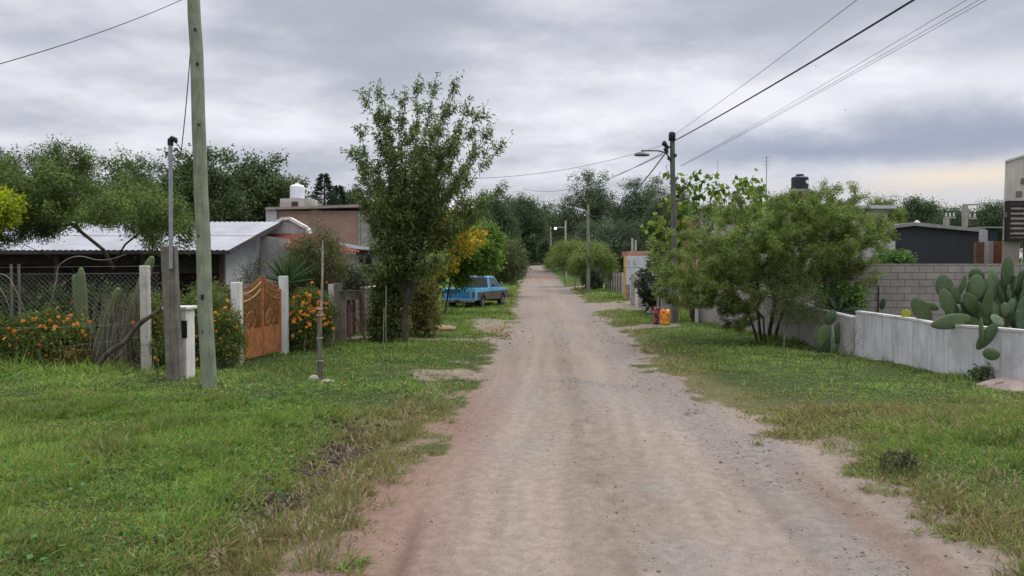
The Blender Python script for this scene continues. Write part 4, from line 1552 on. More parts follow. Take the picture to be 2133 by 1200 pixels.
# acacia in front of the house: flat layered crown, several leaning limbs
b = onground(215, 18.2)
stems = [[b - Vector((0, 0, .1)), b + Vector((.05, 0, 1.2)), b + Vector((.2, .1, 2.2))],
         [b + Vector((.05, 0, 1.1)), at(150, 560, 18.3), at(95, 530, 18.5), at(40, 505, 18.8)],
         [b + Vector((.2, .1, 2.0)), at(215, 520, 18.2), at(165, 480, 18.4), at(120, 440, 18.7)],
         [b + Vector((.2, .1, 2.1)), at(260, 510, 18.0), at(310, 470, 17.8), at(350, 440, 17.7)]]
env = [ellip(-120, 170, 320, 480, 18.6, 2.4), ellip(30, 320, 345, 470, 18.4, 2.2), ellip(180, 410, 400, 485, 17.6, 1.5), ellip(-150, 110, 430, 510, 18.3, 1.6),
       ellip(290, 412, 450, 550, 17.2, .5, .15), ellip(90, 190, 305, 370, 18.6, .8)]
ex = [at(x, y, 18.4) for x, y in ((248, 310), (262, 330), (300, 325), (275, 345), (320, 350), (285, 365), (120, 298), (105, 305), (80, 310), (60, 320), (35, 318), (145, 300), (240, 340), (345, 360), (365, 380))]
plant('acacia_tree', 'wide flat crowned acacia standing before the pale metal roof', 'tree', b, env, stems=stems, n_pts=1250, per=80, leaf=(.085, .027), cols=ACL,
      r_base=.13, r_tip=.0035, barkc=(.075, .062, .05), shell=.35, jitter=.10, spread=.8, up=.05, out=.15, step=.35, gap=.24, extra=ex, parts=('trunk', 'crown'))
b = onground(-70, 15.0)
plant('yellow_green_tree', 'yellow green tree cut by the left edge of the view', 'tree', b, [ellip(-170, 26, 385, 480, 15.0, .8), ellip(-150, 18, 395, 470, 15.0, .7)], n_pts=130, per=70,
      leaf=(.10, .04), cols=[(.30, .36, .03), (.38, .38, .03), (.19, .28, .03)], r_base=.08, step=.3)

# dark trees behind the roofs
for x0, x1, y0, y1, Y, lab, n in ((330, 500, 328, 520, 36, 'dark green tree behind the metal roof just right of the pole', 230), (440, 620, 338, 520, 40, 'dark tree behind the metal roof with thin twigs on top', 250),
                                  (540, 665, 392, 520, 44, 'rounded dark tree behind the white water tank', 200), (180, 360, 345, 520, 40, 'dark tree rising behind the flat acacia', 200),
                                  (690, 800, 405, 520, 54, 'dark tree behind the brick building right of the white tank', 150)):
    c = at((x0 + x1) / 2, y0 + 40, Y)
    w_ = (x1 - x0) / 2 / F * Y
    env = [ellip(x0, x1, y0 + 15, y1 - 20, Y, w_ * .9), ellip(x0 - 10, (x0 + x1) / 2 + 10, y0 + 30, y1, Y, w_ * .6), ellip((x0 + x1) / 2 - 10, x1 + 10, y0 + 25, y1, Y, w_ * .6), ellip((x0 + x1) / 2 - 35, (x0 + x1) / 2 + 30, y0, y1 - 90, Y, w_ * .4)]
    ex = [at(random.uniform(x0 + 25, x1 - 25), y0 + random.uniform(-12, 8), Y) for _ in range(14)]
    plant('broadleaf_tree', lab, 'tree', onground((x0 + x1) / 2, Y), env, n_pts=n * 2, per=48, leaf=(.20, .085), cols=DKL, r_base=.2, r_tip=.007, shell=.5, jitter=.22, step=.8,
          group='dark trees behind the left houses', extra=ex, barkc=(.07, .06, .05), gap=.25)

# conifer
def conifer(label, px, y0, y1, Y, wpx):
    tp, bt = at(px, y0, Y), onground(px, Y)
    r = thing('conifer_tree', label, 'tree', bt, group='conifers behind the brick building')
    MB().tube([bt, bt.lerp(tp, .5), tp], [.2, .11, .02], 8).build('trunk', bark((.07, .06, .05), 'bark dk'), r)
    n = 1700
    lo = at(px, y1, Y).z
    t = rng.random(n) ** .75
    h = tp.z - lo
    z = tp.z - t * h
    layer = np.abs(((t * 9) % 1) - .35) * 1.3
    rad = (t * wpx / F * Y + .08) * (1.25 - .95 * np.clip(layer, 0, 1))
    a = rng.random(n) * 6.283; q = rng.random(n) ** .5
    P = np.stack([bt.x + np.cos(a) * rad * q, Y + np.sin(a) * rad * q, z], 1)
    D = np.stack([np.cos(a), np.sin(a), rng.normal(size=n) * .3 + .25], 1)
    C = palette(n, [(.028, .05, .026), (.04, .065, .032), (.02, .036, .02)], .2)
    V, F4, CC = leaf_arrays(P, D, rng.uniform(.2, .42, n), rng.uniform(.05, .1, n), C, .25)
    link_mesh('crown', np_mesh('crown', V, F4, CC), leafmat('leaf0.15', .15), r)


conifer('pointed dark conifer between the white tank and the big street tree', 676, 362, 440, 50, 34)
conifer('smaller conifer tip right of the pointed one', 706, 388, 440, 52, 20)

# ---- garden plants by the gate
b = onground(655, 20.8)
grs = [at(x, y, 20.8) for x, y in ((650, 430), (662, 440), (640, 470), (680, 490), (695, 480), (705, 500), (620, 510), (600, 520), (660, 470), (630, 490), (690, 510), (585, 540))]
plant('willowy_shrub', 'tall airy shrub with narrow leaves above the gate flowers', 'shrub', b, [ellip(575, 735, 500, 600, 20.8, .8), ellip(610, 720, 475, 580, 20.9, .6), ellip(580, 680, 540, 640, 20.6, .6)],
      n_pts=420, per=48, leaf=(.10, .018), cols=[(.10, .13, .045), (.13, .16, .055), (.07, .095, .035), (.19, .17, .08)], r_base=.04, r_tip=.003, parts=('stem', 'foliage'), step=.3,
      up=.35, out=.2, extra=grs, shell=.3, barkc=(.12, .10, .07), droop=.3)


def sword_plant(name, label, c, n, L, col, w=.05):
    r = thing(name, label, 'plant', Vector((c.x, c.y, g1(c.x, c.y))))
    MB().tube([Vector((c.x, c.y, g1(c.x, c.y) - .05)), c], [.07, .06], 8).build('stem', bark((.12, .10, .07), 'bark sp'), r)
    a = rng.random(n) * 6.283; e = rng.uniform(.15, 1.35, n)
    D = np.stack([np.cos(a) * np.cos(e), np.sin(a) * np.cos(e), np.sin(e)], 1)
    P = np.tile(np.array(tuple(c)), (n, 1)) + D * .03
    V, F4, CC = leaf_arrays(P, D, L * rng.uniform(.8, 1.1, n), np.full(n, w), palette(n, col, .15), .12, .3)
    link_mesh('leaves', np_mesh('leaves', V, F4, CC), leafmat('leaf0.15', .15), r)


sword_plant('yucca_plant', 'spiky dark green yucca above the iron gate', at(597, 592, 19.5), 90, 1.0, [(.05, .10, .035), (.07, .13, .045)], .05)
plant('leafy_shrub', 'grey leaved bare shrub before the white gable wall', 'shrub', onground(535, 19), [ellip(490, 560, 545, 610, 19, .35), ellip(505, 550, 520, 600, 19, .3)], n_pts=90, per=9, leaf=(.07, .03),
      cols=[(.10, .115, .075), (.14, .15, .10)], r_base=.03, r_tip=.004, parts=('stem', 'foliage'), step=.2, barkc=(.10, .09, .08))
plant('leafy_shrub', 'low green plants behind the iron gate', 'shrub', onground(545, 18.2), [ellip(505, 590, 600, 740, 18.2, .5)], n_pts=150, per=55, leaf=(.09, .035), cols=[(.10, .14, .03), (.16, .15, .04), (.06, .09, .02)],
      r_base=.03, parts=('stem', 'foliage'), step=.2)
plant('leafy_shrub', 'shrub with small dark round leaves before the pale block wall', 'shrub', onground(755, 25.5), [ellip(738, 790, 525, 620, 25.5, .35)], n_pts=40, per=22, leaf=(.11, .075),
      cols=[(.02, .03, .018), (.03, .042, .024)], r_base=.03, r_tip=.006, parts=('stem', 'foliage'), step=.25, jitter=.05, barkc=(.06, .05, .045))
plant('leafy_shrub', 'grey green weedy shrub between the timber posts and the yard wall', 'shrub', onground(735, 24.6), [ellip(700, 765, 560, 620, 24.6, .5)], n_pts=90, per=30, leaf=(.10, .05),
      cols=[(.09, .11, .06), (.12, .14, .08), (.06, .07, .045)], r_base=.03, parts=('stem', 'foliage'), step=.2)

# ================================================================== the big street tree
def street_tree():
    b = gp(842, 718); Y0 = b.y
    r = thing('street_tree', 'tall vase shaped tree with feathery upright shoots beside the road', 'tree', b)
    fork = [at(846, 640, Y0), at(850, 600, Y0), at(856, 575, Y0)]
    tips = [(752, 185), (782, 172), (800, 218), (842, 182), (872, 152), (912, 150), (960, 155), (932, 205), (985, 205), (1018, 212), (1030, 255), (1070, 278), (1000, 300), (1056, 378), (1022, 410), (985, 425),
            (720, 312), (738, 262), (745, 350), (755, 420), (775, 470), (795, 520), (812, 300), (860, 250), (905, 255), (950, 285), (900, 340), (840, 350), (955, 380), (962, 455), (935, 480), (820, 430), (870, 420), (768, 560),
            (790, 245), (880, 290), (925, 320), (980, 350), (770, 330), (800, 380), (1000, 450), (900, 430), (850, 470), (740, 395), (920, 530), (890, 560), (810, 480), (780, 400), (830, 240), (970, 250)]
    Nn, par, tipids = [], [], []

    def addpath(pts, p0):
        prev = p0
        for q in pts:
            Nn.append(np.array(q)); par.append(prev); prev = len(Nn) - 1
        return prev
    base_id = addpath([b - Vector((0, 0, .15)), b + Vector((.02, 0, .4))] + fork, -1)
    shoots = []
    for i, (x, y) in enumerate(tips):
        T = at(x, y, Y0 + random.uniform(-1.5, 1.5))
        st = random.choice((base_id, base_id - 1, base_id - 2))
        S = Vector(Nn[st])
        d = T - S
        K = S + Vector((d.x * .30, d.y * .3, d.z * .58 if y < 400 else d.z * .5 + .2))
        n = 9
        P = [S * (1 - t) ** 2 + K * 2 * t * (1 - t) + T * t * t for t in [k / n for k in range(1, n + 1)]]
        P = [p + Vector(rng.normal(size=3) * .035) for p in P[:-1]] + [P[-1]]
        i0 = len(Nn)
        addpath(P, st)
        zlow = at(850, 585, Y0).z
        for k in range(3, n + 1):
            if P[k - 1].z > zlow: shoots.append(i0 + k - 1)
        # side shoots
        for k in range(2, n):
            for _ in range((2 if k > 2 else 1) if P[k - 1].z > zlow else 0):
                o = P[k - 1]; dd = (P[k] - P[k - 1]).normalized()
                v = (dd * .9 + Vector(rng.normal(size=3) * .55) + Vector((0, 0, .22))).normalized()
                Ls = random.uniform(.3, .75) * (1 - .35 * k / n)
                j = addpath([o + v * Ls * .5, o + v * Ls + Vector((0, 0, .04))], i0 + k - 1)
                shoots += [j - 1, j]
    A = np.array(Nn); par = np.array(par)
    link_mesh('trunk', branch_mesh('trunk', A, par, .0038, .10, .46), bark((.085, .072, .058), 'bark street'), r)
    ids = np.array(shoots)
    P, D = leaves_on(A, par, ids, 27, .75, -.12, .1, A.mean(0), .05)
    n = len(P)
    C = palette(n, [(.105, .155, .046), (.14, .195, .056), (.075, .11, .036), (.18, .22, .068)], .2) * (1 + np.repeat(rng.normal(size=len(ids)) * .24, 27)[:, None])
    V, F4, CC = leaf_arrays(P, D, rng.uniform(.09, .19, n), rng.uniform(.026, .044, n), C, .3)
    link_mesh('crown', np_mesh('crown', V, F4, CC), leafmat('leaf0.3', .3), r)


street_tree()
# shrubs under it
plant('roadside_shrub', 'broad green shrub left of the street tree trunk', 'shrub', onground(812, 20.6), [ellip(770, 850, 560, 720, 20.6, .6), ellip(780, 868, 520, 620, 20.6, .5), ellip(768, 840, 640, 725, 20.3, .5)],
      n_pts=320, per=40, leaf=(.12, .045), cols=[(.085, .13, .036), (.12, .17, .045), (.06, .095, .03), (.16, .17, .05)], r_base=.05, parts=('stem', 'foliage'), step=.25, shell=.3)
plant('roadside_shrub', 'thin yellowing shrub right of the street tree trunk', 'shrub', onground(885, 21.8), [ellip(850, 915, 610, 705, 21.8, .5), ellip(850, 905, 560, 640, 22, .45)], n_pts=170, per=30, leaf=(.11, .045),
      cols=[(.11, .14, .035), (.17, .17, .045), (.075, .10, .03), (.24, .17, .06)], r_base=.04, parts=('stem', 'foliage'), step=.25)
m_ = bark((.16, .145, .12), 'bark pale')
for px, y0, y1, Y, lab in ((893, 690, 590, 25.5, 'slim leaning pole like trunk below the yellow tree'), ):
    o = MB().tube([onground(px - 18, Y), at(px - 8, 640, Y), at(px, y1, Y)], [.035, .03, .025], 7).build('leaning_stake', m_, origin=onground(px - 18, Y)); tag(o, lab, 'stake')
plant('yellow_tree', 'small tree with golden yellow leaves behind the street tree', 'tree', onground(905, 30), [ellip(905, 985, 440, 472, 30, .7, 1.6), ellip(915, 975, 466, 500, 29.5, .6, 1.2), ellip(893, 935, 476, 510, 30, .4, 1), ellip(930, 1000, 485, 530, 30, .7, 1.2),
      ellip(872, 904, 508, 538, 29, .3, .7), ellip(880, 960, 520, 575, 30.4, .8, 1.2), ellip(960, 1015, 470, 520, 30.6, .5, .7)], n_pts=300, per=34, gap=.25, leaf=(.13, .05), cols=[(.58, .38, .025), (.48, .40, .04), (.20, .27, .04), (.13, .20, .035), (.66, .36, .07)], w=[3, 2.6, 2.6, 2.2, 1.2],
      r_base=.09, step=.35, jit=.2, barkc=(.10, .085, .07), jitter=.07)
plant('bright_green_tree', 'bright green leafy tree hanging over the blue pickup', 'tree', onground(925, 33), [ellip(895, 1040, 485, 562, 33, 1.5), ellip(940, 1048, 468, 540, 33.5, 1.2), ellip(942, 982, 550, 600, 32.6, .4, .2), ellip(950, 1040, 520, 568, 33.2, .9), ellip(880, 930, 520, 590, 32.5, .7)],
      n_pts=480, per=60, leaf=(.17, .07), cols=[(.10, .19, .035), (.14, .24, .045), (.075, .14, .03), (.20, .29, .06)], r_base=.12, step=.5, barkc=(.09, .08, .065), shell=.4, jitter=.16)
plant('roadside_acacia', 'hazy fine leaved acacia leaning towards the road beyond the pickup', 'tree', onground(1035, 50), [ellip(985, 1092, 488, 585, 50, 2.2), ellip(1030, 1098, 510, 590, 50, 1.8), ellip(980, 1060, 520, 600, 49, 1.6)],
      n_pts=420, per=70, leaf=(.16, .05), cols=[(.10, .13, .05), (.13, .16, .06), (.075, .10, .04)], r_base=.14, step=.6, jitter=.2, shell=.35)
plant('roadside_bush', 'dark bush at the foot of the yellow tree left of the pickup', 'shrub', onground(890, 33), [ellip(850, 912, 560, 632, 33, .8)], n_pts=150, per=55, leaf=(.15, .06), cols=DKL, r_base=.05, step=.3, parts=('stem', 'foliage'))

# ================================================================== pickup truck
def pickup():
    # tail corner seen at (920..992, 640); heading turned towards the road
    tl = at(955, 640, 37.0)
    th = R(-19)
    r = thing('pickup_truck', 'old light blue pickup truck with grey primer along its lower side', 'pickup truck', Vector((tl.x, 37.0, g1(tl.x, 37.0) - .05)), th)
    r.scale = (.93, .93, .93)
    m = bpy.data.materials.new('two tone paint'); t, n, l = nt(m)
    out = N(t, 'ShaderNodeOutputMaterial'); bs = N(t, 'ShaderNodeBsdfPrincipled'); l.new(bs.outputs[0], out.inputs[0])
    tc = N(t, 'ShaderNodeTexCoord').outputs['Object']; sp = N(t, 'ShaderNodeSeparateXYZ'); l.new(tc, sp.inputs[0])

    def M(op, a, b_):
        q = N(t, 'ShaderNodeMath', operation=op)
        for i, v in enumerate((a, b_)):
            if isinstance(v, (int, float)): q.inputs[i].default_value = v
            else: l.new(v, q.inputs[i])
        return q.outputs[0]
    low = M('MULTIPLY', M('LESS_THAN', M('ADD', sp.outputs[2], M('MULTIPLY', noise(t, tc, 3, 2), .04)), .99), M('GREATER_THAN', sp.outputs[1], .28))
    blue = mixc(t, ramp(t, noise(t, tc, 2.5, 5), .35, .7), (.085, .37, .64), (.15, .48, .74))
    c = mixc(t, low, blue, mixc(t, noise(t, tc, 4, 4), (.04, .037, .042), (.09, .082, .088)))
    c = mixc(t, M('MULTIPLY', ramp(t, noise(t, tc, 7, 5), .62, .72), .5), c, (.30, .32, .34))
    l.new(c, bs.inputs['Base Color']); bs.inputs['Roughness'].default_value = .45; bs.inputs['Coat Weight'].default_value = .1
    PAINT = m
    DK = mat('chassis black', (.012, .012, .012), .8, .2, bump=0)
    TYRE = mat('tyre rubber', (.02, .02, .02), .9, .2, 12)
    CHR = mat('dull chrome', (.28, .27, .28), .45, .3, 8, metal=.5, bump=0)
    hw = .98
    yr, yf, wr = 1.15, 4.35, .44        # axles, arch radius

    def arch(yc):
        return [(yc + wr * math.cos(a), .40 + wr * math.sin(a)) for a in [math.pi * k / 10 for k in range(11)]]
    # body side panels with wheel arches
    prof_bed = [(0, .52), (yr - wr - .02, .52)] + [(y, max(z, .52)) for y, z in reversed(arch(yr))] + [(2.18, .50), (2.18, 1.17), (0, 1.17)]
    for s in (-1, 1):
        b_ = MB().prism([(s * hw, y, z) for y, z in prof_bed], (-s * .07, 0, 0)).build('bed_side', PAINT, r, local=True, bevel=.015)
        MB().beam((s * (hw + .012), yr - wr - .05, .93), (s * (hw + .012), yr + wr + .05, .93), .02, .02).build('arch_trim', CHR, b_, local=True)
    MB().box((0, 1.12, .70), (1.80, 2.1, .05)).build('bed_floor', DK, r, local=True)
    MB().box((0, 2.15, .9), (1.84, .06, .56)).build('bed_front', PAINT, r, local=True)
    tg_ = MB().box((0, .0, .86), (1.62, .07, .62)).build('tailgate', PAINT, r, local=True, bevel=.015)
    MB().box((0, -.038, .86), (1.30, .02, .34)).build('tailgate_panel', mat('mid blue paint', (.05, .22, .42), .4, .15, 3, bump=0), tg_, local=True, bevel=.008)
    MB().box((0, -.05, 1.08), (.22, .03, .06)).build('tailgate_handle', DK, tg_, local=True)
    for s in (-1, 1):
        MB().box((s * .895, .0, .86), (.14, .075, .62)).build('corner_post', PAINT, r, local=True, bevel=.012)
        MB().box((s * .895, -.045, .86), (.10, .03, .30)).build('taillight', mat('red lens', (.25, .012, .01), .3, .1, bump=0), r, local=True, bevel=.008)
    MB().box((0, -.10, .50), (1.90, .14, .16)).build('rear_bumper', CHR, r, local=True, bevel=.03)
    MB().box((0, -.182, .51), (.32, .012, .12)).build('number_plate', mat('plate black', (.05, .05, .055), .5, .1, bump=0), r, local=True)
    # cab and nose
    prof = [(2.21, .50), (yf - wr - .02, .46)] + [(y, max(z, .46)) for y, z in reversed(arch(yf))] + [(5.18, .50), (5.22, .62), (5.22, 1.02), (5.14, 1.08), (3.98, 1.14), (3.86, 1.16), (2.21, 1.17)]
    MB().prism([(-hw, y, z) for y, z in prof], (2 * hw, 0, 0)).build('body', PAINT, r, local=True, bevel=.02)
    # greenhouse: posts and roof, sloped glass
    def quad(name, p, m__, th_=.02, par=r):
        p = [Vector(q) for q in p]; nn = (p[1] - p[0]).cross(p[2] - p[0]).normalized() * th_
        return MB().prism(p, nn).build(name, m__, par, local=True)
    zb, zt = 1.17, 1.74
    wb, wt = .92, .78
    rb, fb, rt, ft = 2.24, 3.90, 2.34, 3.32
    MB().prism([(-wt, rt, zt), (wt, rt, zt), (wt, ft, zt), (-wt, ft, zt)], (0, 0, .06)).build('cab_roof', mat('faded pale roof paint', (.30, .38, .44), .5, .2, 4, bump=0), r, local=True, bevel=.025)
    pil = MB()
    for s in (-1, 1):
        pil.beam((s * wb, rb, zb), (s * wt, rt, zt), .08, .12, up=(0, 1, 0)); pil.beam((s * wb, fb, zb), (s * wt, ft, zt), .06, .06, up=(0, 1, 0))
        pil.beam((s * wt, rt, zt), (s * wt, ft, zt), .06, .06); pil.beam((s * (wb - .005), 3.28, zb), (s * (wt + .01), 3.16, zt), .03, .03, up=(0, 1, 0))
    pil.beam((-wt, rt, zt), (wt, rt, zt), .06, .06); pil.beam((-wt, ft, zt), (wt, ft, zt), .06, .06)
    pil.build('cab_pillars', PAINT, r, local=True)
    g_ = mat('window glass', (.02, .026, .03), .15, .2, 2, bump=0, spec=.7)
    quad('rear_window', [(-wb + .06, rb + .01, zb + .03), (wb - .06, rb + .01, zb + .03), (wt - .05, rt, zt - .02), (-wt + .05, rt, zt - .02)], g_)
    quad('windscreen', [(-wb + .04, fb - .02, zb + .02), (wb - .04, fb - .02, zb + .02), (wt - .04, ft, zt - .02), (-wt + .04, ft, zt - .02)], g_)
    for s in (-1, 1):
        quad('side_window', [(s * (wb - .02), rb + .10, zb + .02), (s * (wb - .02), fb - .10, zb + .02), (s * (wt - .01), ft - .04, zt - .03), (s * (wt - .01), rt + .08, zt - .03)], g_)
        d = MB().box((s * (hw + .004), 3.12, .84), (.012, 1.15, .60)).build('door', PAINT, r, local=True)
        MB().box((s * (hw + .025), 2.72, 1.0), (.03, .14, .03)).build('door_handle', CHR, d, local=True)
        mr = MB().beam((s * .93, 3.72, 1.2), (s * 1.12, 3.70, 1.30), .025, .025); mr.box((s * 1.14, 3.70, 1.36), (.15, .05, .20))
        mr.build('mirror', CHR, r, local=True)
        MB().box((s * .75, 5.235, .88), (.24, .03, .22)).build('headlight', mat('lamp glass', (.5, .5, .5), .2, .1, bump=0), r, local=True, bevel=.01)
    MB().box((0, 5.235, .88), (1.2, .03, .24)).build('grille', DK, r, local=True)
    MB().box((0, 5.32, .56), (1.94, .16, .16)).build('front_bumper', DK, r, local=True, bevel=.03)
    ch = MB(); ch.box((0, 2.6, .52), (.9, 4.8, .12)); ch.tube([(-.8, yr, .38), (.8, yr, .38)], .07, 8); ch.lathe((0, yr, .27), [(.05, 0), (.16, .06), (.16, .16), (.05, .22)], 12); ch.tube([(-.8, yf, .38), (.8, yf, .38)], .06, 8)
    ch.build('chassis', DK, r, local=True)
    for y in (yr, yf):
        for s in (-1, 1):
            prof_t = [(.20, -.11), (.30, -.115), (.365, -.09), (.375, -.04), (.375, .04), (.365, .09), (.30, .115), (.20, .11)]
            w = MB().lathe((0, 0, 0), prof_t, 28); w.v = [(z + s * .86, y + a, b_ + .375) for a, b_, z in w.v]
            wo = w.build('wheel', TYRE, r, local=True, smooth=True)
            rm = MB().lathe((0, 0, 0), [(.03, .125), (.10, .12), (.16, .10), (.20, .112)], 20); rm.v = [(s * z + s * .86, y + a, b_ + .375) for a, b_, z in rm.v]
            rm.build('rim', mat('rim steel', (.13, .13, .14), .5, .3, 9, metal=.3, bump=0), wo, local=True, smooth=True)


pickup()
# small dark sign stake in front of the pickup
b = onground(938, 36.2)
r_ = thing('stake_sign', 'small dark blank plate on a thin stake before the pickup', 'sign', b)
MB().tube([b, Vector((b.x, b.y, at(938, 611, b.y).z))], .02, 6).build('stake', BLACK, r_)
z = at(938, 607, b.y); MB().box(Vector((b.x + .02, b.y - .02, z.z)), (.62, .03, .20)).build('plate', mat('dull blue plate', (.05, .09, .14), .6, .2), r_)

# leaf litter and earth heap near the pickup path
def litter():
    n = 130
    c = gp(1035, 700)
    x = c.x + rng.normal(size=n) * .45; y = c.y + rng.normal(size=n) * 1.1
    P = np.stack([x, y, gh(x, y) + .01], 1)
    D = rng.normal(size=(n, 3)) * np.array((1, 1, .2))
    V, F4, CC = leaf_arrays(P, D, rng.uniform(.05, .11, n), rng.uniform(.03, .06, n), palette(n, [(.20, .09, .06), (.15, .07, .045), (.26, .13, .08)], .2), .05, .5)
    o = link_mesh('leaf_litter', np_mesh('leaf_litter', V, F4, CC), leafmat('leaf0.1', .1)); tag(o, 'dry reddish leaves at the road edge', 'leaves', kind='stuff')


litter()
stone(905, 688, (.8, .5, .13), 'low heap of dry earth and straw near the street tree', (.27, .19, .12), 'earth_heap')

# ================================================================== RIGHT SIDE
WW = mat('streaked whitewash', (.55, .55, .57), .9, .14, 1.3, stain=(.24, .235, .23), stain_amt=.6, stain_scale=(11, 11, .7), bump=.4, bscale=35, spot=(.46, .455, .45), spot_scale=.9)
WWG = mat('dirty whitewash', (.42, .405, .39), .9, .12, 2.5, stain=(.19, .17, .15), stain_amt=.75, stain_scale=(5, 5, .5), bump=.4, bscale=35)
GREYW = mat('pinkish grey render', (.36, .325, .31), .9, .12, 2, stain=(.22, .19, .17), stain_amt=.6, stain_scale=(3, 3, .5))
CAP = mat('wall cap', (.58, .57, .55), .9, .1, 6, stain=(.3, .28, .25), stain_amt=.5)


def wall_run(name, label, pts, top, mat_, th=.15, cap=True, sag_fn=None):
    """free-standing wall along ground points with its own top heights; one continuous mesh"""
    b = Vector((pts[0][0], pts[0][1], g1(*pts[0])))
    r = thing(name, label, 'wall', b)
    V, Fc = [], []
    m = MB(); P = []
    n = 24
    for i in range(n + 1):
        t = i / n * (len(pts) - 1); k = min(int(t), len(pts) - 2); u = t - k
        p = Vector((pts[k][0] + (pts[k + 1][0] - pts[k][0]) * u, pts[k][1] + (pts[k + 1][1] - pts[k][1]) * u, 0))
        z = top[k] + (top[k + 1] - top[k]) * u
        if sag_fn: z += sag_fn(i / n)
        P.append((p, z))
    for i, (p, z) in enumerate(P):
        q = P[min(i + 1, n)][0] - P[max(i - 1, 0)][0]; nn = Vector((q.y, -q.x, 0)).normalized() * th / 2
        V += [p + nn + Vector((0, 0, -.2)), p + nn + Vector((0, 0, z)), p - nn + Vector((0, 0, z)), p - nn + Vector((0, 0, -.2))]
    for i in range(n):
        a = i * 4
        Fc += [(a, a + 4, a + 5, a + 1), (a + 1, a + 5, a + 6, a + 2), (a + 2, a + 6, a + 7, a + 3)]
    Fc += [(0, 1, 2, 3), (n * 4 + 3, n * 4 + 2, n * 4 + 1, n * 4)]
    m.add(V, Fc).build('wall', mat_, r)
    if cap:
        c = MB(); V, Fc = [], []
        for i, (p, z) in enumerate(P):
            q = P[min(i + 1, n)][0] - P[max(i - 1, 0)][0]; nn = Vector((q.y, -q.x, 0)).normalized() * (th / 2 + .012)
            V += [p + nn + Vector((0, 0, z - .012)), p + nn + Vector((0, 0, z + .03)), p - nn + Vector((0, 0, z + .03)), p - nn + Vector((0, 0, z - .012))]
        for i in range(n):
            a = i * 4
            Fc += [(a, a + 4, a + 5, a + 1), (a + 1, a + 5, a + 6, a + 2), (a + 2, a + 6, a + 7, a + 3), (a + 3, a + 7, a + 4, a)]
        Fc += [(0, 1, 2, 3), (n * 4 + 3, n * 4 + 2, n * 4 + 1, n * 4)]
        c.add(V, Fc).build('coping', CAP, r)
    return r


zt = lambda x, y, Y: at(x, y, Y).z
wall_run('garden_wall', 'white washed streaked garden wall under the big prickly pear', [(8.03, 17.1), (8.52, 14.3), (9.35, 9.8), (9.9, 6)], [zt(1782, 650, 17.1), zt(2000, 676, 14.3), 1.06, 1.08], WW,
         sag_fn=lambda t: -.035 * math.exp(-((t - .30) / .06) ** 2))
wall_run('garden_wall', 'lower stained white wall stepping down from the taller whitewashed one', [(7.78, 20.6), (8.01, 17.25)], [zt(1655, 632, 20.6), zt(1782, 662, 17.25)], WWG)
wall_run('yard_wall', 'grey rendered wall behind the feathery acacia bush', [(7.05, 28.4), (7.77, 20.75)], [1.40, 1.25], GREYW, cap=False)
wall_run('yard_wall', 'grey rendered wall beyond the timber gate with the hanging basket', [(6.35, 36.0), (6.15, 27.6)], [1.42, 1.42], GREYW, cap=False)

# block wall across the yard
b = Vector((8.75, 20.6, 0))
r_ = thing('block_wall', 'unrendered grey concrete block wall behind the prickly pear', 'wall', b)
MB().box((14.0, 20.68, 1.0), (10.5, .16, 2.42)).build('wall', BLOCKX, r_)
MB().tube([(at(1830, 600, 20.58).x, 20.57, .2), (at(1830, 600, 20.58).x, 20.57, zt(1830, 594, 20.58))], .018, 6).build('steel_bar', mat('rusty bar', (.07, .05, .045), .9), r_)

# gate parts on the right
post('gate_post', 1406, 606, 26.9, .17, mat('grey post', (.25, .235, .225), .9, .15, 5), 'grey square post beside the yellow sack')
post('gate_post', 1444, 620, 27.6, .13, SHADE, 'dark gate post behind the sacks under the bush')
post('gate_post', 1452, 640, 27.4, .11, WHITE, 'short white post next to the dark gate post')
A, B = Vector((at(1386, 600, 27.2).x, 27.3, 0)), Vector((at(1402, 600, 27.2).x, 27.2, 0))
r_ = thing('plank_gate', 'grey vertical plank gate behind the basket stand', 'gate', Vector((5.72, 28.0, 0)))
for k in range(4):
    MB().box((5.73 + k * .105, 28.0 - k * .05, .72), (.095, .03, 1.36 + .03 * (k % 2))).build('plank', GREYW, r_)
MB().beam((5.68, 28.04, .5), (6.10, 27.85, .5), .05, .02).build('rail', OLDWOOD, r_)

# basket stand and sacks
b = onground(1375, 26.3)
r_ = thing('basket_stand', 'black slatted waste basket on a pole behind the yellow sack', 'waste basket', b)
MB().tube([b + Vector((0, 0, -.1)), Vector((b.x, b.y, zt(1375, 612, 26.3)))], .028, 8).build('pole', BLACK, r_)
m = MB(); z0, z1 = zt(1375, 616, 26.3), zt(1375, 602, 26.3)
for z in (z0, z1):
    m.tube([(b.x + .25 * math.cos(k * .524), b.y + .25 * math.sin(k * .524), z) for k in range(13)], .012, 5, cap=False)
for k in range(12):
    a = k * .524
    m.box((b.x + .25 * math.cos(a), b.y + .25 * math.sin(a), (z0 + z1) / 2), (.05, .05, z1 - z0 + .03))
m.lathe((b.x, b.y, z0 - .02), [(.03, 0), (.24, .01), (.24, .025)], 16)
m.build('basket', BLACK, r_)


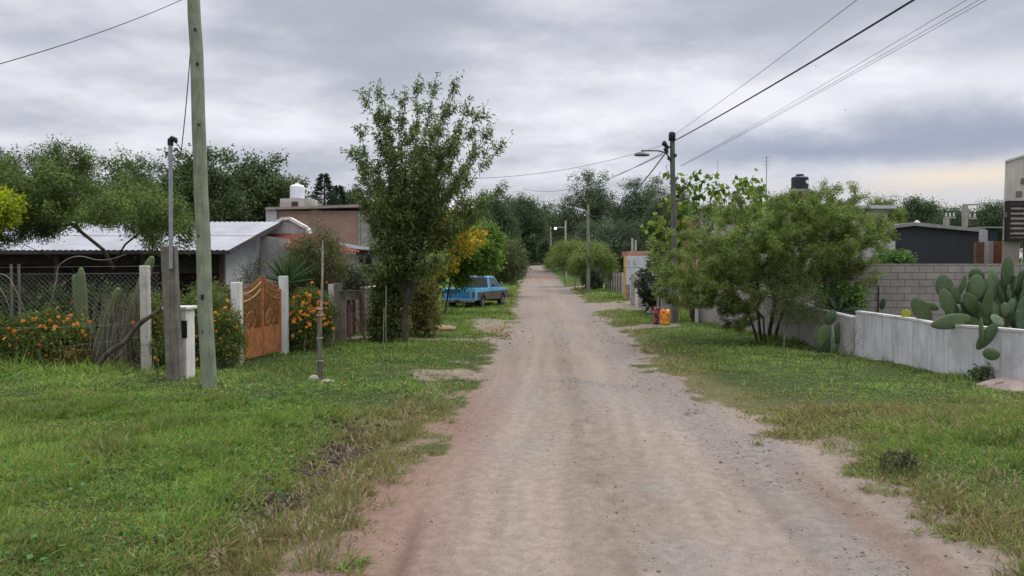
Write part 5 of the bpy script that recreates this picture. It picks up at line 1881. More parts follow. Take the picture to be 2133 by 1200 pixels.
def sack(px, py0, py1, Y, w, m__, label, depth=.26):
    b = onground(px, Y)
    h = at(px, py0, Y).z - b.z
    import bmesh
    bm = bmesh.new(); bmesh.ops.create_cube(bm, size=1)
    bmesh.ops.subdivide_edges(bm, edges=bm.edges, cuts=5, use_grid_fill=True)
    for v in bm.verts:
        x, y, z = v.co
        t = z + .5
        bulge = 1 + .07 * math.sin(math.pi * min(1, t * 1.1)) - .10 * max(0, t - .8) / .2 + .06 * (t < .1)
        rr = 1 - .12 * (abs(2 * x) ** 4) * (abs(2 * y) ** 4)
        n = .05 * (float(vnoise(x * 5 + px, z * 6 + y * 4, 4)) - .5)
        v.co = Vector((x * w * bulge * rr + n, y * depth * (bulge + .1) * rr + n, t * h + .03 * math.sin(x * 9 + px) * (t > .8)))
    me = bpy.data.meshes.new('feed_sack'); bm.to_mesh(me); bm.free()
    me.transform(Matrix.Translation(b))
    o = link_mesh('feed_sack', me, m__, origin=b, smooth=True)
    return tag(o, label, 'sack', 'sacks beside the right gate')


def sackmat(name, a, b_, c, s):
    m = bpy.data.materials.new(name); t, n, l = nt(m)
    out = N(t, 'ShaderNodeOutputMaterial'); bs = N(t, 'ShaderNodeBsdfPrincipled'); l.new(bs.outputs[0], out.inputs[0])
    tc = N(t, 'ShaderNodeTexCoord').outputs['Object']
    c1 = mixc(t, ramp(t, noise(t, mapping(t, tc, (1, 1, 1.4), (s, 0, .2)), 4.5, 3), .46, .54), a, b_)
    c2 = mixc(t, ramp(t, noise(t, mapping(t, tc, (1, 1, 1), (0, s, 1.7)), 7, 3), .56, .62), c1, c)
    l.new(c2, bs.inputs['Base Color']); bs.inputs['Roughness'].default_value = .55
    return m


sack(1385, 645, 680, 25.9, .33, sackmat('yellow printed sack', (.78, .42, .03), (.70, .22, .03), (.50, .035, .02), 3.3), 'yellow and orange printed sack leaning at the basket stand')
sack(1369, 640, 679, 26.05, .20, sackmat('dark printed sack', (.03, .035, .09), (.42, .05, .045), (.55, .5, .5), 1.1), 'narrow dark blue and red sack left of the yellow one', .2)

# ---- utility pole with street lamp
b = onground(1408, 26.7)
r_ = thing('street_light_pole', 'tall grey street light pole carrying the black bundled cable by the acacia bush', 'utility pole', b)
top = at(1400, 277, 26.7)
MB().tube(wobble([b - Vector((0, 0, .2))] + [b.lerp(top, k / 10) for k in range(11)], .008), [.115] + [.115 - .028 * k / 10 for k in range(11)], 12).build('shaft', mat('grey treated pole', (.135, .13, .12), .9, .2, 4, stain=(.06, .058, .055), stain_amt=.6, stain_scale=(20, 20, 1)), r_, smooth=True)
MB().lathe(top + Vector((0, 0, -.28)), [(.105, 0), (.125, .02), (.125, .24), (.10, .30), (.03, .33)], 12).build('cap', BLACK, r_, smooth=True)
ja = at(1390, 315, 26.65)
arm = [at(1396, 336, 26.65), at(1392, 325, 26.6), at(1386, 318, 26.5), at(1370, 314, 26.4), at(1336, 314, 26.3)]
am = MB().tube(arm, .027, 8).build('lamp_arm', mat('dark arm', (.07, .07, .075), .6, bump=0), r_, smooth=True)
lh = at(1337, 322, 26.3)
m = MB().lathe(lh, [(.03, .10), (.09, .075), (.17, .02), (.19, -.02), (.17, -.045)], 18)
m.v = [(lh.x + (x - lh.x) * 1.5, y, z) for x, y, z in m.v]
m.tube([at(1337, 314, 26.3), lh + Vector((0, 0, .08))], .02, 6)
m.build('lamp_head', mat('grey lamp', (.10, .105, .115), .5, bump=0), r_, smooth=True)
m = MB()
for px, py, s in ((1384, 299, .10), (1388, 304, .07), (1387, 311, .09), (1391, 307, .06), (1389, 316, .07)):
    q = at(px, py, 26.55)
    m.lathe(q, [(s * .4, -s), (s, -s * .3), (s * .8, s * .4), (s * .3, s)], 8)
m.tube([at(1400, 306, 26.7), at(1386, 306, 26.55)], .03, 6); m.tube([at(1384, 298, 26.55), at(1390, 318, 26.55)], .03, 6)
m.build('cable_clamp', BLACK, r_)
for px, py in ((1407, 324), (1393, 330)):
    MB().lathe(at(px, py, 26.6), [(.02, -.06), (.06, -.03), (.04, .01), (.06, .04), (.01, .07)], 10).build('insulator', BLACK, r_)

# off-frame pole near the camera that carries the wires
b2 = Vector((7.2, -6, g1(7.2, -6)))
wires = [((1402, 295), (1865, 0), 12.1, .02, 'thick black bundled cable climbing to the right from the lamp pole', CABLE, .15),
         ((1404, 281), (1765, 0), 12.6, .0055, 'thin wire climbing from the top of the lamp pole', CABLE, .10),
         ((1418, 345), (1978, 0), 10.6, .0038, 'upper of three parallel thin power wires on the right', CABLE, .12),
         ((1418, 346), (2002, 0), 10.5, .0038, 'middle of three parallel thin power wires on the right', CABLE, .12),
         ((1418, 347), (2016, 0), 10.45, .0038, 'lower of three parallel thin power wires on the right', CABLE, .12)]
for i, (p0, p1, Y1, rad, lab, mm, s) in enumerate(wires):
    a = at(*p0, 26.7 if i < 2 else 26.75); c = at(*p1, Y1)
    e = a + (c - a) * 1.9
    pts = sag(a, e, s * 1.2, 40)
    # keep the middle point on the photographed line
    o = MB().tube(pts, rad, 6, cap=False).build('overhead_cable' if i == 0 else 'overhead_wire', mm, origin=a, smooth=True)
    tag(o, lab, 'cable' if i == 0 else 'wire')
# wires that leave to the left and down the road
D1 = at(1225, 447, 56)
o = MB().tube(sag(at(1388, 316, 26.6), D1, .9, 24), .022, 6).build('overhead_cable', CABLE, smooth=True, origin=D1); tag(o, 'bundled cable running down the road between the two lamp poles', 'cable')
for p0, p1, Y1, s, lab in (((1384, 301), (985, 372), 24, .25, 'thin wire crossing the road to the feathery street tree'), ((1380, 322), (1090, 392), 60, .7, 'faint wire running down the road above the far dark wood'),
                           ((1382, 318), (1120, 420), 90, .5, 'lowest faint wire running towards the end of the road')):
    a, c = at(*p0, 26.6), at(*p1, Y1)
    o = MB().tube(sag(a, c, s, 24), .007 if Y1 < 50 else .011, 5, cap=False).build('overhead_wire', CABLE, origin=a, smooth=True); tag(o, lab, 'wire')
a, c = at(404, -12, 13.0), at(0, 122, 9.2)
o = MB().tube(sag(a, a + (c - a) * 1.25, .10, 24), .0055, 6).build('overhead_wire', CABLE, origin=a, smooth=True); tag(o, 'thin wire sloping down to the left from the tall green pole', 'wire')

# ---- house hidden behind the bush, tower tank, aerial
def hidden_house():
    Y = 36.0
    x0, x1 = at(1425, 500, Y).x, at(1848, 500, Y).x
    z = zt(1600, 436, Y)
    r = thing('cream_house', 'flat roofed cream house behind the feathery acacia bush', 'house', Vector((x0, Y, 0)))
    MB().prism([(x0 + .6, Y, 0), (x1, Y, 0), (x1, Y, z), (x0 + .6, Y, z)], (2.2, 8, 0)).build('wall', mat('cream render', (.44, .41, .36), .9, .1, 2, stain=(.28, .25, .2), stain_amt=.5), r)
    MB().box((x0 + .3, Y + .3, z / 2 - .25), (.6, .6, z - .5)).build('brick_end', brickmat('ochre brick', (.40, .22, .10), (.33, .15, .08), (.35, .25, .15), .26, .08, .012), r)
    MB().prism([(x0 + .4, Y - .35, z + .01), (x1 + .25, Y - .35, z + .01), (x1 + .25, Y - .35, z + .17), (x0 + .4, Y - .35, z + .17)], (2.3, 8.6, 0)).build('roof_slab', mat('pale slab', (.52, .55, .56), .8, .1, 2), r)
    for px, w_ in ((1500, 1.2), (1620, 1.2), (1735, 1.0), (1832, .7)):
        q = at(px, 512, Y)
        f = MB().box((q.x, Y - .03, 2.7), (w_, .06, 1.25)).build('window', WHITE, r)
        MB().box((q.x, Y - .065, 2.7), (w_ - .16, .02, 1.08)).build('pane', GLASS, f)
    q = at(1838, 520, Y - .5)
    MB().box((at(1842, 520, 34).x, 34.5, 1.6), (.9, 1.2, 3.3)).build('bay', mat('bright white render', (.55, .55, .56)), r)
    tx, tz = at(1677, 400, 37.5), zt(1677, 393, 37.5)
    t = thing('tank_tower', 'narrow brown rendered tower under the black water tank', 'tower', Vector((tx.x, 38.6, z)))
    MB().box((tx.x, 38.2, (tz + z) / 2 + .05), (.72, .72, tz - z - .18)).build('shaft', mat('olive render', (.24, .21, .14), .9, .15, 3), t)
    MB().box((tx.x, 38.2, tz - .02), (.86, .86, .06)).build('slab', CONC, t)
    rr = 17.5 / F * 37.5
    b = Vector((tx.x, 38.2, tz + .01))
    h = zt(1677, 362, 37.5) - tz
    k = thing('water_tank', 'black ribbed water tank with a pale mark on the narrow tower', 'water tank', b)
    prof = [(rr * .97, 0)]
    for i in range(5):
        q = h * .78 * i / 5
        prof += [(rr, q + .02), (rr, q + h * .11), (rr * .975, q + h * .13)]
    prof += [(rr, h * .80), (rr * .85, h * .88), (rr * .45, h * .93)]
    MB().lathe(b, prof, 26).build('tank', mat('black tank plastic', (.018, .019, .024), .55, .15, 5, bump=0), k, smooth=True)
    MB().lathe(b + Vector((0, 0, h * .92)), [(rr * .46, 0), (rr * .46, .09), (rr * .30, .12)], 18).build('lid', BLACK, k, smooth=True)
    m = MB(); nseg = 6
    for j in range(nseg):
        a0 = R(-72 + j * 7); a1 = R(-72 + (j + 1) * 7)
        c0, c1 = Vector((math.cos(a0), math.sin(a0), 0)) * (rr + .008), Vector((math.cos(a1), math.sin(a1), 0)) * (rr + .008)
        hh = .085 * math.sin(math.pi * (j + .5) / nseg) + .02
        m.add([b + c0 + Vector((0, 0, h * .50 - hh)), b + c1 + Vector((0, 0, h * .50 - hh)), b + c1 + Vector((0, 0, h * .50 + hh)), b + c0 + Vector((0, 0, h * .50 + hh))], [(0, 1, 2, 3)])
    m.build('pale_mark', mat('pale mark', (.62, .63, .68), .6, .05, bump=0), k)
    a = thing('television_aerial', 'thin television aerial mast on the cream house roof', 'aerial', Vector((at(1597, 430, 37).x, 37, z + .15)))
    tp = at(1597, 326, 37)
    MB().tube([Vector((tp.x, 37, z + .1)), tp], .022, 6).build('mast', GALV, a)
    m = MB()
    for i, w_ in enumerate((.24, .2, .16)):
        m.tube([tp + Vector((-w_, 0, -.05 - i * .18)), tp + Vector((w_, 0, -.05 - i * .18))], .012, 4)
    m.build('rods', GALV, a)
    a = thing('television_aerial', 'shorter bare aerial mast left on the cream house roof', 'aerial', Vector((at(1496, 430, 37).x, 37, z + .15)))
    MB().tube([Vector((at(1496, 430, 37).x, 37, z + .1)), at(1495, 335, 37)], .014, 5).build('mast', GALV, a)


hidden_house()

# ---- dark warehouse and things around it
def warehouse():
    Y = 41.0
    r = thing('dark_shed', 'long dark grey walled shed with a pale roof edge', 'shed', Vector((at(1850, 500, Y).x, Y, 0)))
    a, p, c = at(1843, 479, Y), at(1900, 471, Y), at(2042, 484, Y)
    g_ = [Vector((c.x, Y, -.1)), Vector((a.x, Y, -.1))]
    MB().prism([a, p, c] + g_, (0, 10, 0)).build('wall', mat('dark slate paint', (.044, .047, .060), .75, .1, 1.5, stain=(.06, .062, .072), stain_amt=.5, stain_scale=(1, 1, .3), bump=.2), r)
    m = MB()
    for q0, q1 in ((a + Vector((-.2, 0, 0)), p), (p, c + Vector((.15, 0, -.02)))):
        m.prism([q0 + Vector((0, -.25, .01)), q1 + Vector((0, -.25, .01)), q1 + Vector((0, -.25, .20)), q0 + Vector((0, -.25, .20))], (0, 10.6, 0))
    m.build('roof', mat('grey roof edge', (.30, .29, .28), .8, .12, 3), r)
    q = at(1910, 466, Y + .6); MB().lathe(q + Vector((0, 0, -.12)), [(.16, 0), (.17, .18), (.10, .27), (.03, .30)], 12).build('roof_vent', WHITE, r)
    x = at(2062, 488, Y + 6)
    t = thing('dark_outbuilding', 'small dark blue box like outbuilding right of the dark shed', 'outbuilding', Vector((x.x, Y + 6, 0)))
    MB().box((x.x, Y + 7, zt(2062, 476, Y + 6) / 2), (.95, 2, zt(2062, 476, Y + 6))).build('wall', mat('dark blue sheet', (.022, .028, .045), .7, bump=0), t)  # plain box in one even dark blue
    MB().box((x.x, Y + 6.95, zt(2062, 475, Y + 6) + .03), (1.25, 2.4, .08)).build('roof', mat('grey roof edge', (.30, .29, .28)), t)
    post('steel_post', 2047, 480, Y - 1, .30, mat('pale steel', (.42, .43, .45), .6, bump=0), 'pale square post at the right corner of the dark shed')
    x0, x1, x2 = at(2041, 520, 38).x, at(2058, 520, 38).x, at(2096, 520, 38).x
    w = thing('brick_wall', 'red brick wall between the dark shed and the modern house', 'wall', Vector((x0, 38, 0)))
    bm_ = brickmat('rough red brick', (.36, .125, .085), (.27, .09, .065), (.30, .22, .18), .30, .10, .007)
    zz = zt(2060, 502, 38)
    MB().box(((x0 + x1) / 2, 38.4, zz / 2 - .05), (x1 - x0, .2, zz)).build('rear_panel', brickmat('dull brick', (.21, .12, .085), (.17, .095, .07), (.22, .16, .13), .26, .085, .007), w)
    MB().box((x1 + .12, 38.1, zz / 2), (.26, .3, zz)).build('pier', GREYW, w)
    MB().box(((x1 + x2) / 2 + .13, 38.2, zz / 2), (x2 - x1 - .24, .2, zz)).build('panel', bm_, w)


warehouse()


def crossarm_pole(label, px, py_top, Y, arms):
    b = onground(px, Y); tp = at(px, py_top, Y)
    r = thing('concrete_pole', label, 'utility pole', b, group='concrete poles behind the dark shed')
    MB().beam(b, tp, .34, .34).build('shaft', CONC, r)
    for (xa, xb, y, ins) in arms:
        a, c = at(xa, y, Y), at(xb, y - 1, Y)
        m = MB().beam(a, c, .13, .14).build('crossarm', CONC, r)
        for k in range(ins):
            q = a.lerp(c, (k + .6) / ins)
            MB().lathe(q + Vector((0, 0, .08)), [(.04, 0), (.08, .08), (.05, .16), (.08, .24), (.02, .32)], 8).build('insulator', WHITE, m)


crossarm_pole('tall pale concrete pole with a long top arm behind the dark shed', 2010, 427, 62, [(2006, 2038, 427, 0), (2004, 2034, 456, 3)])
crossarm_pole('short topped concrete crossarm pole left of the tall one', 1971, 456, 62, [(1966, 1990, 454, 3)])

# ---- modern house at the right edge
def modern_house():
    Y = 30.0
    z_ = lambda y: zt(2110, y, Y)
    xl0, xl1 = at(2094, 340, Y).x, at(2088, 500, Y).x
    zl, zh, zb = z_(339), z_(318), z_(500)
    r = thing('modern_house', 'tall modern beige house with a dark slatted screen at the right edge', 'house', Vector((xl0, Y, 0)))
    BE = mat('beige render', (.54, .515, .46), .9, .07, 1.5, stain=(.27, .24, .2), stain_amt=.4)
    MB().prism([(xl1, Y, zb), (xl0, Y, zl), (xl0 + 1.25, Y, zh), (xl0 + 6, Y, zh - .1), (xl0 + 6, Y, zb)], (6.2, 8, 0)).build('upper_wall', BE, r)
    MB().prism([(xl0 - .06, Y - .08, zl + .005), (xl0 + 1.25, Y - .08, zh + .005), (xl0 + 1.25, Y - .08, zh + .085), (xl0 - .06, Y - .08, zl + .085)], (6.2, 8, 0)).build('roof_edge', CAP, r)
    c0, c1 = at(2087, 520, Y).x, at(2124, 520, Y).x
    MB().prism([(c0, Y, -.2), (c1, Y, -.2), (c1, Y, zb - .003), (c0, Y, zb - .003)], (.75, 1.1, 0)).build('column', mat('brown grey render', (.25, .215, .185), .9, .1, 3), r)
    MB().prism([(c1 + .95, Y + 1.2, -.2), (c1 + 6.5, Y + 1.2, -.2), (c1 + 6.5, Y + 1.2, zb - .004), (c1 + .95, Y + 1.2, zb - .004)], (3.1, 4, 0)).build('lower_wall', mat('pinkish render low', (.34, .27, .24), .9, .1, 3), r)
    MB().box((c1 + 3.7, Y + 1.17, z_(513)), (5.4, .04, .42)).build('red_band', mat('red band', (.20, .05, .045), .8, bump=0), r)
    MB().box((c1 + 2.2, Y + 1.17, 1.1), (1.2, .04, 2.2)).build('door', SHADE, r)
    # louvre screen
    s0 = at(2101, 460, Y - .25).x; zt_, zb_ = z_(424), z_(496)
    f = MB()
    f.box((s0 + .05, Y - .10, (zt_ + zb_) / 2), (.12, .18, zt_ - zb_)); f.box((s0 + 2.2, Y - .10, zt_ + .05), (4.4, .19, .10)); f.box((s0 + 2.2, Y - .10, zb_ - .05), (4.4, .19, .10))
    fr = f.build('screen_frame', mat('dark brown aluminium', (.02, .016, .014), .5, bump=0), r)
    MB().box((s0 + 2.2, Y - .03, (zt_ + zb_) / 2), (4.2, .04, zt_ - zb_)).build('backing', mat('pale wall behind screen', (.62, .6, .56), .9), fr)
    n = 7
    for k in range(n):
        z = zb_ + (zt_ - zb_) * (k + .5) / n
        MB().box((s0 + 2.2, Y - .11, z), (4.2, .05, (zt_ - zb_) / n * .5)).build('slat', mat('dark brown aluminium', (.02, .016, .014)), fr)
    for px, py, w_ in ((2123, 404, .22), (2133, 377, .22)):
        q = at(px, py, Y - .02)
        v = MB().box(q, (w_, .05, .22)).build('wall_vent', mat('vent grey', (.16, .155, .14), .8, bump=0), r)
    q = at(2096, 448, Y - .1); MB().box(q, (.12, .14, .18)).build('wall_lamp', mat('vent grey', (.16, .155, .14)), r)


modern_house()

# ---- prickly pears
PADM = None


def padmat():
    m = bpy.data.materials.new('cactus pad'); t, n, l = nt(m)
    out = N(t, 'ShaderNodeOutputMaterial'); bs = N(t, 'ShaderNodeBsdfPrincipled'); l.new(bs.outputs[0], out.inputs[0])
    tc = N(t, 'ShaderNodeTexCoord').outputs['Object']
    at_ = N(t, 'ShaderNodeObjectInfo').outputs['Random']
    base = mixc(t, at_, (.030, .064, .026), (.088, .135, .048))
    c = mixc(t, ramp(t, noise(t, tc, 9, 5), .35, .7), base, mixc(t, .4, base, (.10, .14, .08)))
    vo = N(t, 'ShaderNodeTexVoronoi'); vo.inputs['Scale'].default_value = 17; l.new(tc, vo.inputs['Vector'])
    c = mixc(t, ramp(t, vo.outputs['Distance'], .22, .12), c, (.20, .19, .11))
    c = mixc(t, ramp(t, noise(t, tc, 4, 6, .7), .64, .72), c, (.19, .16, .08))
    l.new(c, bs.inputs['Base Color']); bs.inputs['Roughness'].default_value = .5; bs.inputs['Specular IOR Level'].default_value = .35
    return m


PADM = padmat()
YPAD = mat('yellowing pad', (.33, .36, .04), .6, .25, 8)
PALEP = mat('pale pad', (.20, .27, .17), .6, .2, 8)


def pad(root, c, L, w, tilt, yaw, m_=None, th=.06, lean=0.0, name='pad'):
    """one cactus pad: an egg-shaped slab, narrow at its base"""
    V, Fc = [], []
    nu, nv = 12, 24
    for i in range(nu + 1):
        a = math.pi * i / nu
        for j in range(nv):
            b = 2 * math.pi * j / nv
            # a: front to back, b: round the outline
            x, z, y = math.cos(b) * math.sin(a), math.sin(b) * math.sin(a), math.cos(a)
            wid = 1 - .28 * max(0, -z) ** 1.5 - .06 * z
            V.append(Vector((x * wid * w / 2, (abs(y) ** 1.1 * (1 if y > 0 else -1)) * th * (1 - .2 * z), z * L / 2)))
    for i in range(nu):
        for j in range(nv):
            p, q = i * nv + j, i * nv + (j + 1) % nv
            Fc.append((p, q, q + nv, p + nv))
    bend = random.uniform(-.12, .12)
    M = Euler((lean, tilt, 0), 'XYZ').to_matrix()
    M = Matrix.Rotation(yaw, 3, 'Z') @ M if yaw else M
    V = [Vector((v.x, v.y + bend * (v.z * v.z) / L + bend * .6 * v.x * v.x / max(w, .05), v.z)) for v in V]
    m = MB().add([M @ v + Vector(c) for v in V], Fc)
    return m.build(name, m_ or PADM, root, smooth=True)


def big_pear():
    Y0 = 15.2
    k = 3.751
    b = onground(2060, 15.0); b.x += .2
    r = thing('prickly_pear', 'large prickly pear cactus sprawling over the white garden wall', 'cactus', b)
    # x, y in an enlarged crop, length, width, tilt clockwise, depth offset
    L = [(225, 405, 215, 118, -32, .1), (450, 487, 300, 112, 80, -1.95), (405, 225, 190, 128, -12, .35), (425, 335, 205, 140, -30, -.35), (490, 280, 150, 92, -32, .1), (545, 205, 155, 34, -14, .2), (655, 140, 130, 110, -40, .6),
         (650, 225, 195, 115, 4, .1), (610, 345, 190, 108, -42, -.3), (740, 345, 215, 112, -12, -.5), (790, 150, 155, 112, 0, .5), (765, 230, 160, 95, -16, .15), (895, 105, 235, 84, 0, .3), (860, 165, 125, 34, 6, .0),
         (840, 280, 160, 40, 5, -.1), (910, 265, 125, 64, 0, -.05), (945, 205, 155, 40, 10, .1), (1000, 175, 175, 82, 10, .35), (875, 395, 105, 62, 0, -.4), (925, 370, 125, 62, 12, -.3), (1010, 435, 265, 92, 8, -.55),
         (955, 350, 130, 40, 14, -.15), (815, 430, 210, 92, -24, -.25), (1015, 290, 125, 52, 16, .0), (300, 365, 110, 60, -62, .2), (700, 420, 190, 80, -30, .0), (880, 470, 180, 80, 10, .1), (580, 400, 190, 70, -50, .1),
         (1060, 200, 200, 100, 12, .2), (1110, 330, 230, 110, 18, -.2), (1150, 180, 200, 110, 8, .3), (1090, 470, 220, 110, -10, -.4), (1000, 520, 180, 80, 0, .2), (790, 540, 160, 70, -12, .2), (640, 500, 160, 70, -60, .2)]
    L += [(470, 420, 190, 100, -20, .5), (560, 470, 180, 100, -38, .45), (640, 430, 190, 105, 15, .6), (700, 300, 190, 105, -22, .7), (820, 350, 190, 100, 8, .6), (930, 440, 190, 105, -6, .5), (880, 250, 180, 95, -18, .7), (970, 300, 190, 100, 20, .6), (740, 470, 180, 100, 20, .5), (600, 250, 160, 90, 14, .7)]
    for x, y, l, w, tilt, dy in L:
        Y = Y0 + dy * .55
        s = Y / F / k
        c = at(1860 + x / k, 540 + y / k, Y)
        edge = w < 45
        pad(r, c, l * s * 1.12, (l * .62 if edge else w) * s * 1.06, R(tilt), R(random.uniform(68, 80)) if edge else R(random.uniform(-28, 28)), th=.026 if edge else .034, lean=R(random.uniform(-14, 14)))
    # the limb that hangs over the wall
    for x, y, l, w, tilt, Y, lean, m_ in ((815, 478, 120, 66, -46, 13.6, 0, PALEP), (733, 605, 245, 100, 31, 13.15, 4, PADM), (690, 560, 225, 90, 10, 13.15, 0, PADM), (765, 742, 140, 100, 82, 12.95, 50, PADM)):
        s = Y / F / k
        c = at(1860 + x / k, 540 + y / k, Y)
        pad(r, c, l * s, w * s, R(tilt), R(75) if x == 690 else R(-15), m_, th=.03, lean=R(lean))
    MB().tube([b - Vector((0, 0, .2)), b + Vector((0, 0, .5)), b + Vector((.05, .05, 1.0))], [.14, .12, .1], 10).build('trunk', bark((.13, .12, .085), 'bark cactus'), r)


big_pear()
# smaller pear against the wall
b = onground(1726, 18.0); b.x = min(b.x, 7.78)
r_ = thing('prickly_pear', 'small prickly pear with round pads in front of the lower white wall', 'cactus', b)
for x, y, l, w, tilt, m_ in ((455, 508, 165, 108, 18, None), (372, 690, 215, 135, 18, None), (528, 672, 215, 112, 6, None), (305, 700, 210, 70, 5, None), (432, 690, 210, 44, 2, PALEP), (478, 690, 190, 30, -4, PALEP), (400, 790, 190, 110, -6, None), (490, 840, 120, 70, 20, None), (340, 800, 160, 90, 10, None)):
    Y = 17.7 + random.uniform(-.15, .15)
    if x == 372: Y = 17.6
    c = at(1640 + x / 5, 560 + y / 5, Y); c.x -= .0
    pad(r_, c, l / 5 / F * Y * 1.05, w / 5 / F * Y * 1.05, R(tilt), R(random.uniform(-15, 15)), m_, th=.03)
a = at(1664, 731, 17.3)
o = MB().tube([a, at(1672, 738, 17.3), at(1682, 741, 17.35), at(1697, 733, 17.4)], .018, 6).build('fallen_branch', m_ if False else bark((.20, .18, .12), 'bark fallen'), origin=a, smooth=True); tag(o, 'bent dry stick lying left of the small prickly pear', 'stick')
for px, py, s, Y, mm, lab in ((1888, 656, 24, 15.6, YPAD, 'yellow green cactus pad just left of the big prickly pear'), (1838, 634, 25, 18.6, mat('dark pad', (.035, .05, .022), .6), 'lone dark upright pad before the block wall')):
    c = at(px, py, Y)
    t = thing('prickly_pear', lab, 'cactus', Vector((c.x, Y, g1(c.x, Y))))
    pad(t, c, s / F * Y, s * (.9 if mm is YPAD else .5) / F * Y, R(-15 if mm is YPAD else 8), 0, mm, th=.03)
    MB().tube([Vector((c.x, Y, 0)), c - Vector((0, 0, s * .4 / F * Y))], [.03, .022], 6).build('stem', PALEP, t)
# leafy agave and shrubs behind the low wall
sword_plant('agave_plant', 'grey green agave behind the lower white wall', at(1745, 655, 18.6), 26, .62, [(.13, .17, .12), (.09, .13, .09)], .10)
plant('leafy_shrub', 'bright leafy shrub over the agave behind the lower wall', 'shrub', onground(1750, 19.2), [ellip(1700, 1795, 595, 655, 19.2, .5)], n_pts=110, per=40, leaf=(.10, .05), cols=[(.10, .19, .045), (.06, .12, .035), (.15, .24, .06)],
      r_base=.03, parts=('stem', 'foliage'), step=.2)
plant('leafy_plant', 'low glossy leafed plant at the foot of the white wall', 'plant', gp(2062, 795), [ellip(2018, 2105, 762, 800, 13.3, .22), ellip(2060, 2112, 750, 795, 13.35, .2)], n_pts=110, per=13, leaf=(.085, .032),
      cols=[(.07, .11, .038), (.10, .15, .05), (.05, .085, .03)], r_base=.012, r_tip=.003, parts=('stem', 'foliage'), step=.1, jitter=.03, up=.3, trans=.15)
# bare shrub
b = gp(1762, 788)
r_ = thing('bare_shrub', 'leafless twiggy shrub on the grass before the white wall', 'shrub', b)
pts = np.array([tuple(at(random.triangular(1735, 1815, 1770) + (700 - y) * -.06, y, b.y + random.uniform(-.3, .3))) for y in [random.uniform(668, 745) for _ in range(46)]])
A_, par_, tips_, _ = skeleton([[b - Vector((0, 0, .05)), b + Vector((0, 0, .12)), b + Vector((.02, 0, .25))], [b, b + Vector((-.1, 0, .2)), b + Vector((-.15, 0, .36))]], pts, .18, .10, .5)
link_mesh('branches', branch_mesh('branches', A_, par_, .0022, .018, .42), bark((.11, .075, .06), 'bark bare'), r_)

# ---- the big feathery acacia bush
b = onground(1600, 20.2)
G_ = lambda px, Y: onground(px, Y)
stems = [[G_(1582, 20.0) - Vector((0, 0, .1)), at(1572, 690, 20), at(1560, 655, 20), at(1540, 630, 20)],
         [G_(1592, 20.0) - Vector((0, 0, .1)), at(1583, 690, 20), at(1580, 650, 20.1), at(1575, 620, 20.2)],
         [G_(1606, 20.3) - Vector((0, 0, .1)), at(1603, 690, 20.3), at(1612, 645, 20.4), at(1618, 610, 20.5)],
         [G_(1616, 20.3) - Vector((0, 0, .1)), at(1618, 690, 20.3), at(1630, 650, 20.2), at(1655, 615, 20.2)],
         [G_(1624, 20.5) - Vector((0, 0, .1)), at(1628, 690, 20.4), at(1640, 655, 20.2), at(1690, 625, 20)],
         [G_(1598, 19.8) - Vector((0, 0, .1)), at(1592, 690, 19.8), at(1590, 660, 19.7), at(1530, 615, 19.3)]]
env = [ellip(1345, 1560, 470, 600, 20, 2.3), ellip(1420, 1640, 410, 590, 20.2, 2.4), ellip(1540, 1760, 405, 590, 20.2, 2.4), ellip(1620, 1838, 425, 570, 20, 2.2), ellip(1360, 1520, 550, 640, 19.6, 1.5),
       ellip(1460, 1600, 560, 655, 19.6, 1.4), ellip(1600, 1720, 540, 640, 19.8, 1.4), ellip(1690, 1800, 540, 615, 20, 1.2), ellip(1600, 1800, 398, 470, 20.2, 1.4), ellip(1500, 1570, 620, 690, 19.6, .8, .12), ellip(1650, 1700, 610, 680, 20.4, .7, .1)]
ex = [at(x + random.uniform(-6, 6), y, 20 + random.uniform(-1, 1)) for x, y in ((1730, 395), (1745, 388), (1760, 398), (1772, 392), (1785, 402), (1800, 404), (1812, 408), (1690, 400), (1700, 392), (1715, 396), (1650, 398), (1630, 402), (1600, 404), (1580, 398), (1560, 400),
      (1540, 404), (1520, 408), (1500, 415), (1840, 450), (1855, 462), (1860, 480), (1850, 500), (1845, 520), (1830, 545), (1838, 570), (1820, 590), (1800, 610), (1790, 630), (1815, 565), (1350, 560), (1348, 530), (1360, 500), (1380, 480), (1720, 380), (1768, 384))]
AB = [(.145, .205, .056), (.185, .25, .066), (.105, .15, .044), (.235, .285, .085)]
plant('feathery_acacia', 'big feathery multi stemmed acacia bush on the right verge', 'tree', b, env, stems=stems, n_pts=1800, per=135, leaf=(.08, .019), cols=AB, r_base=.10, r_tip=.0034, barkc=(.07, .058, .046), shell=.42,
      jitter=.055, spread=.5, up=.32, out=.45, step=.32, gap=.26, extra=ex, pen=.25, expo=.53)
b = onground(1634, 18.6)
r_ = plant('small_acacia', 'thin grey trunked young acacia right of the feathery bush trunks', 'tree', b, [ellip(1590, 1720, 575, 680, 18.6, .8), ellip(1600, 1690, 540, 640, 18.7, .7)], stems=[[b - Vector((0, 0, .1)), at(1634, 705, 18.6), at(1638, 675, 18.6), at(1646, 650, 18.6)], [at(1634, 705, 18.6), at(1628, 680, 18.6), at(1622, 655, 18.6)]],
      n_pts=200, per=46, leaf=(.06, .018), cols=[(.13, .175, .06), (.16, .205, .07), (.10, .135, .045)], r_base=.045, barkc=(.24, .21, .17), step=.25, jitter=.07)

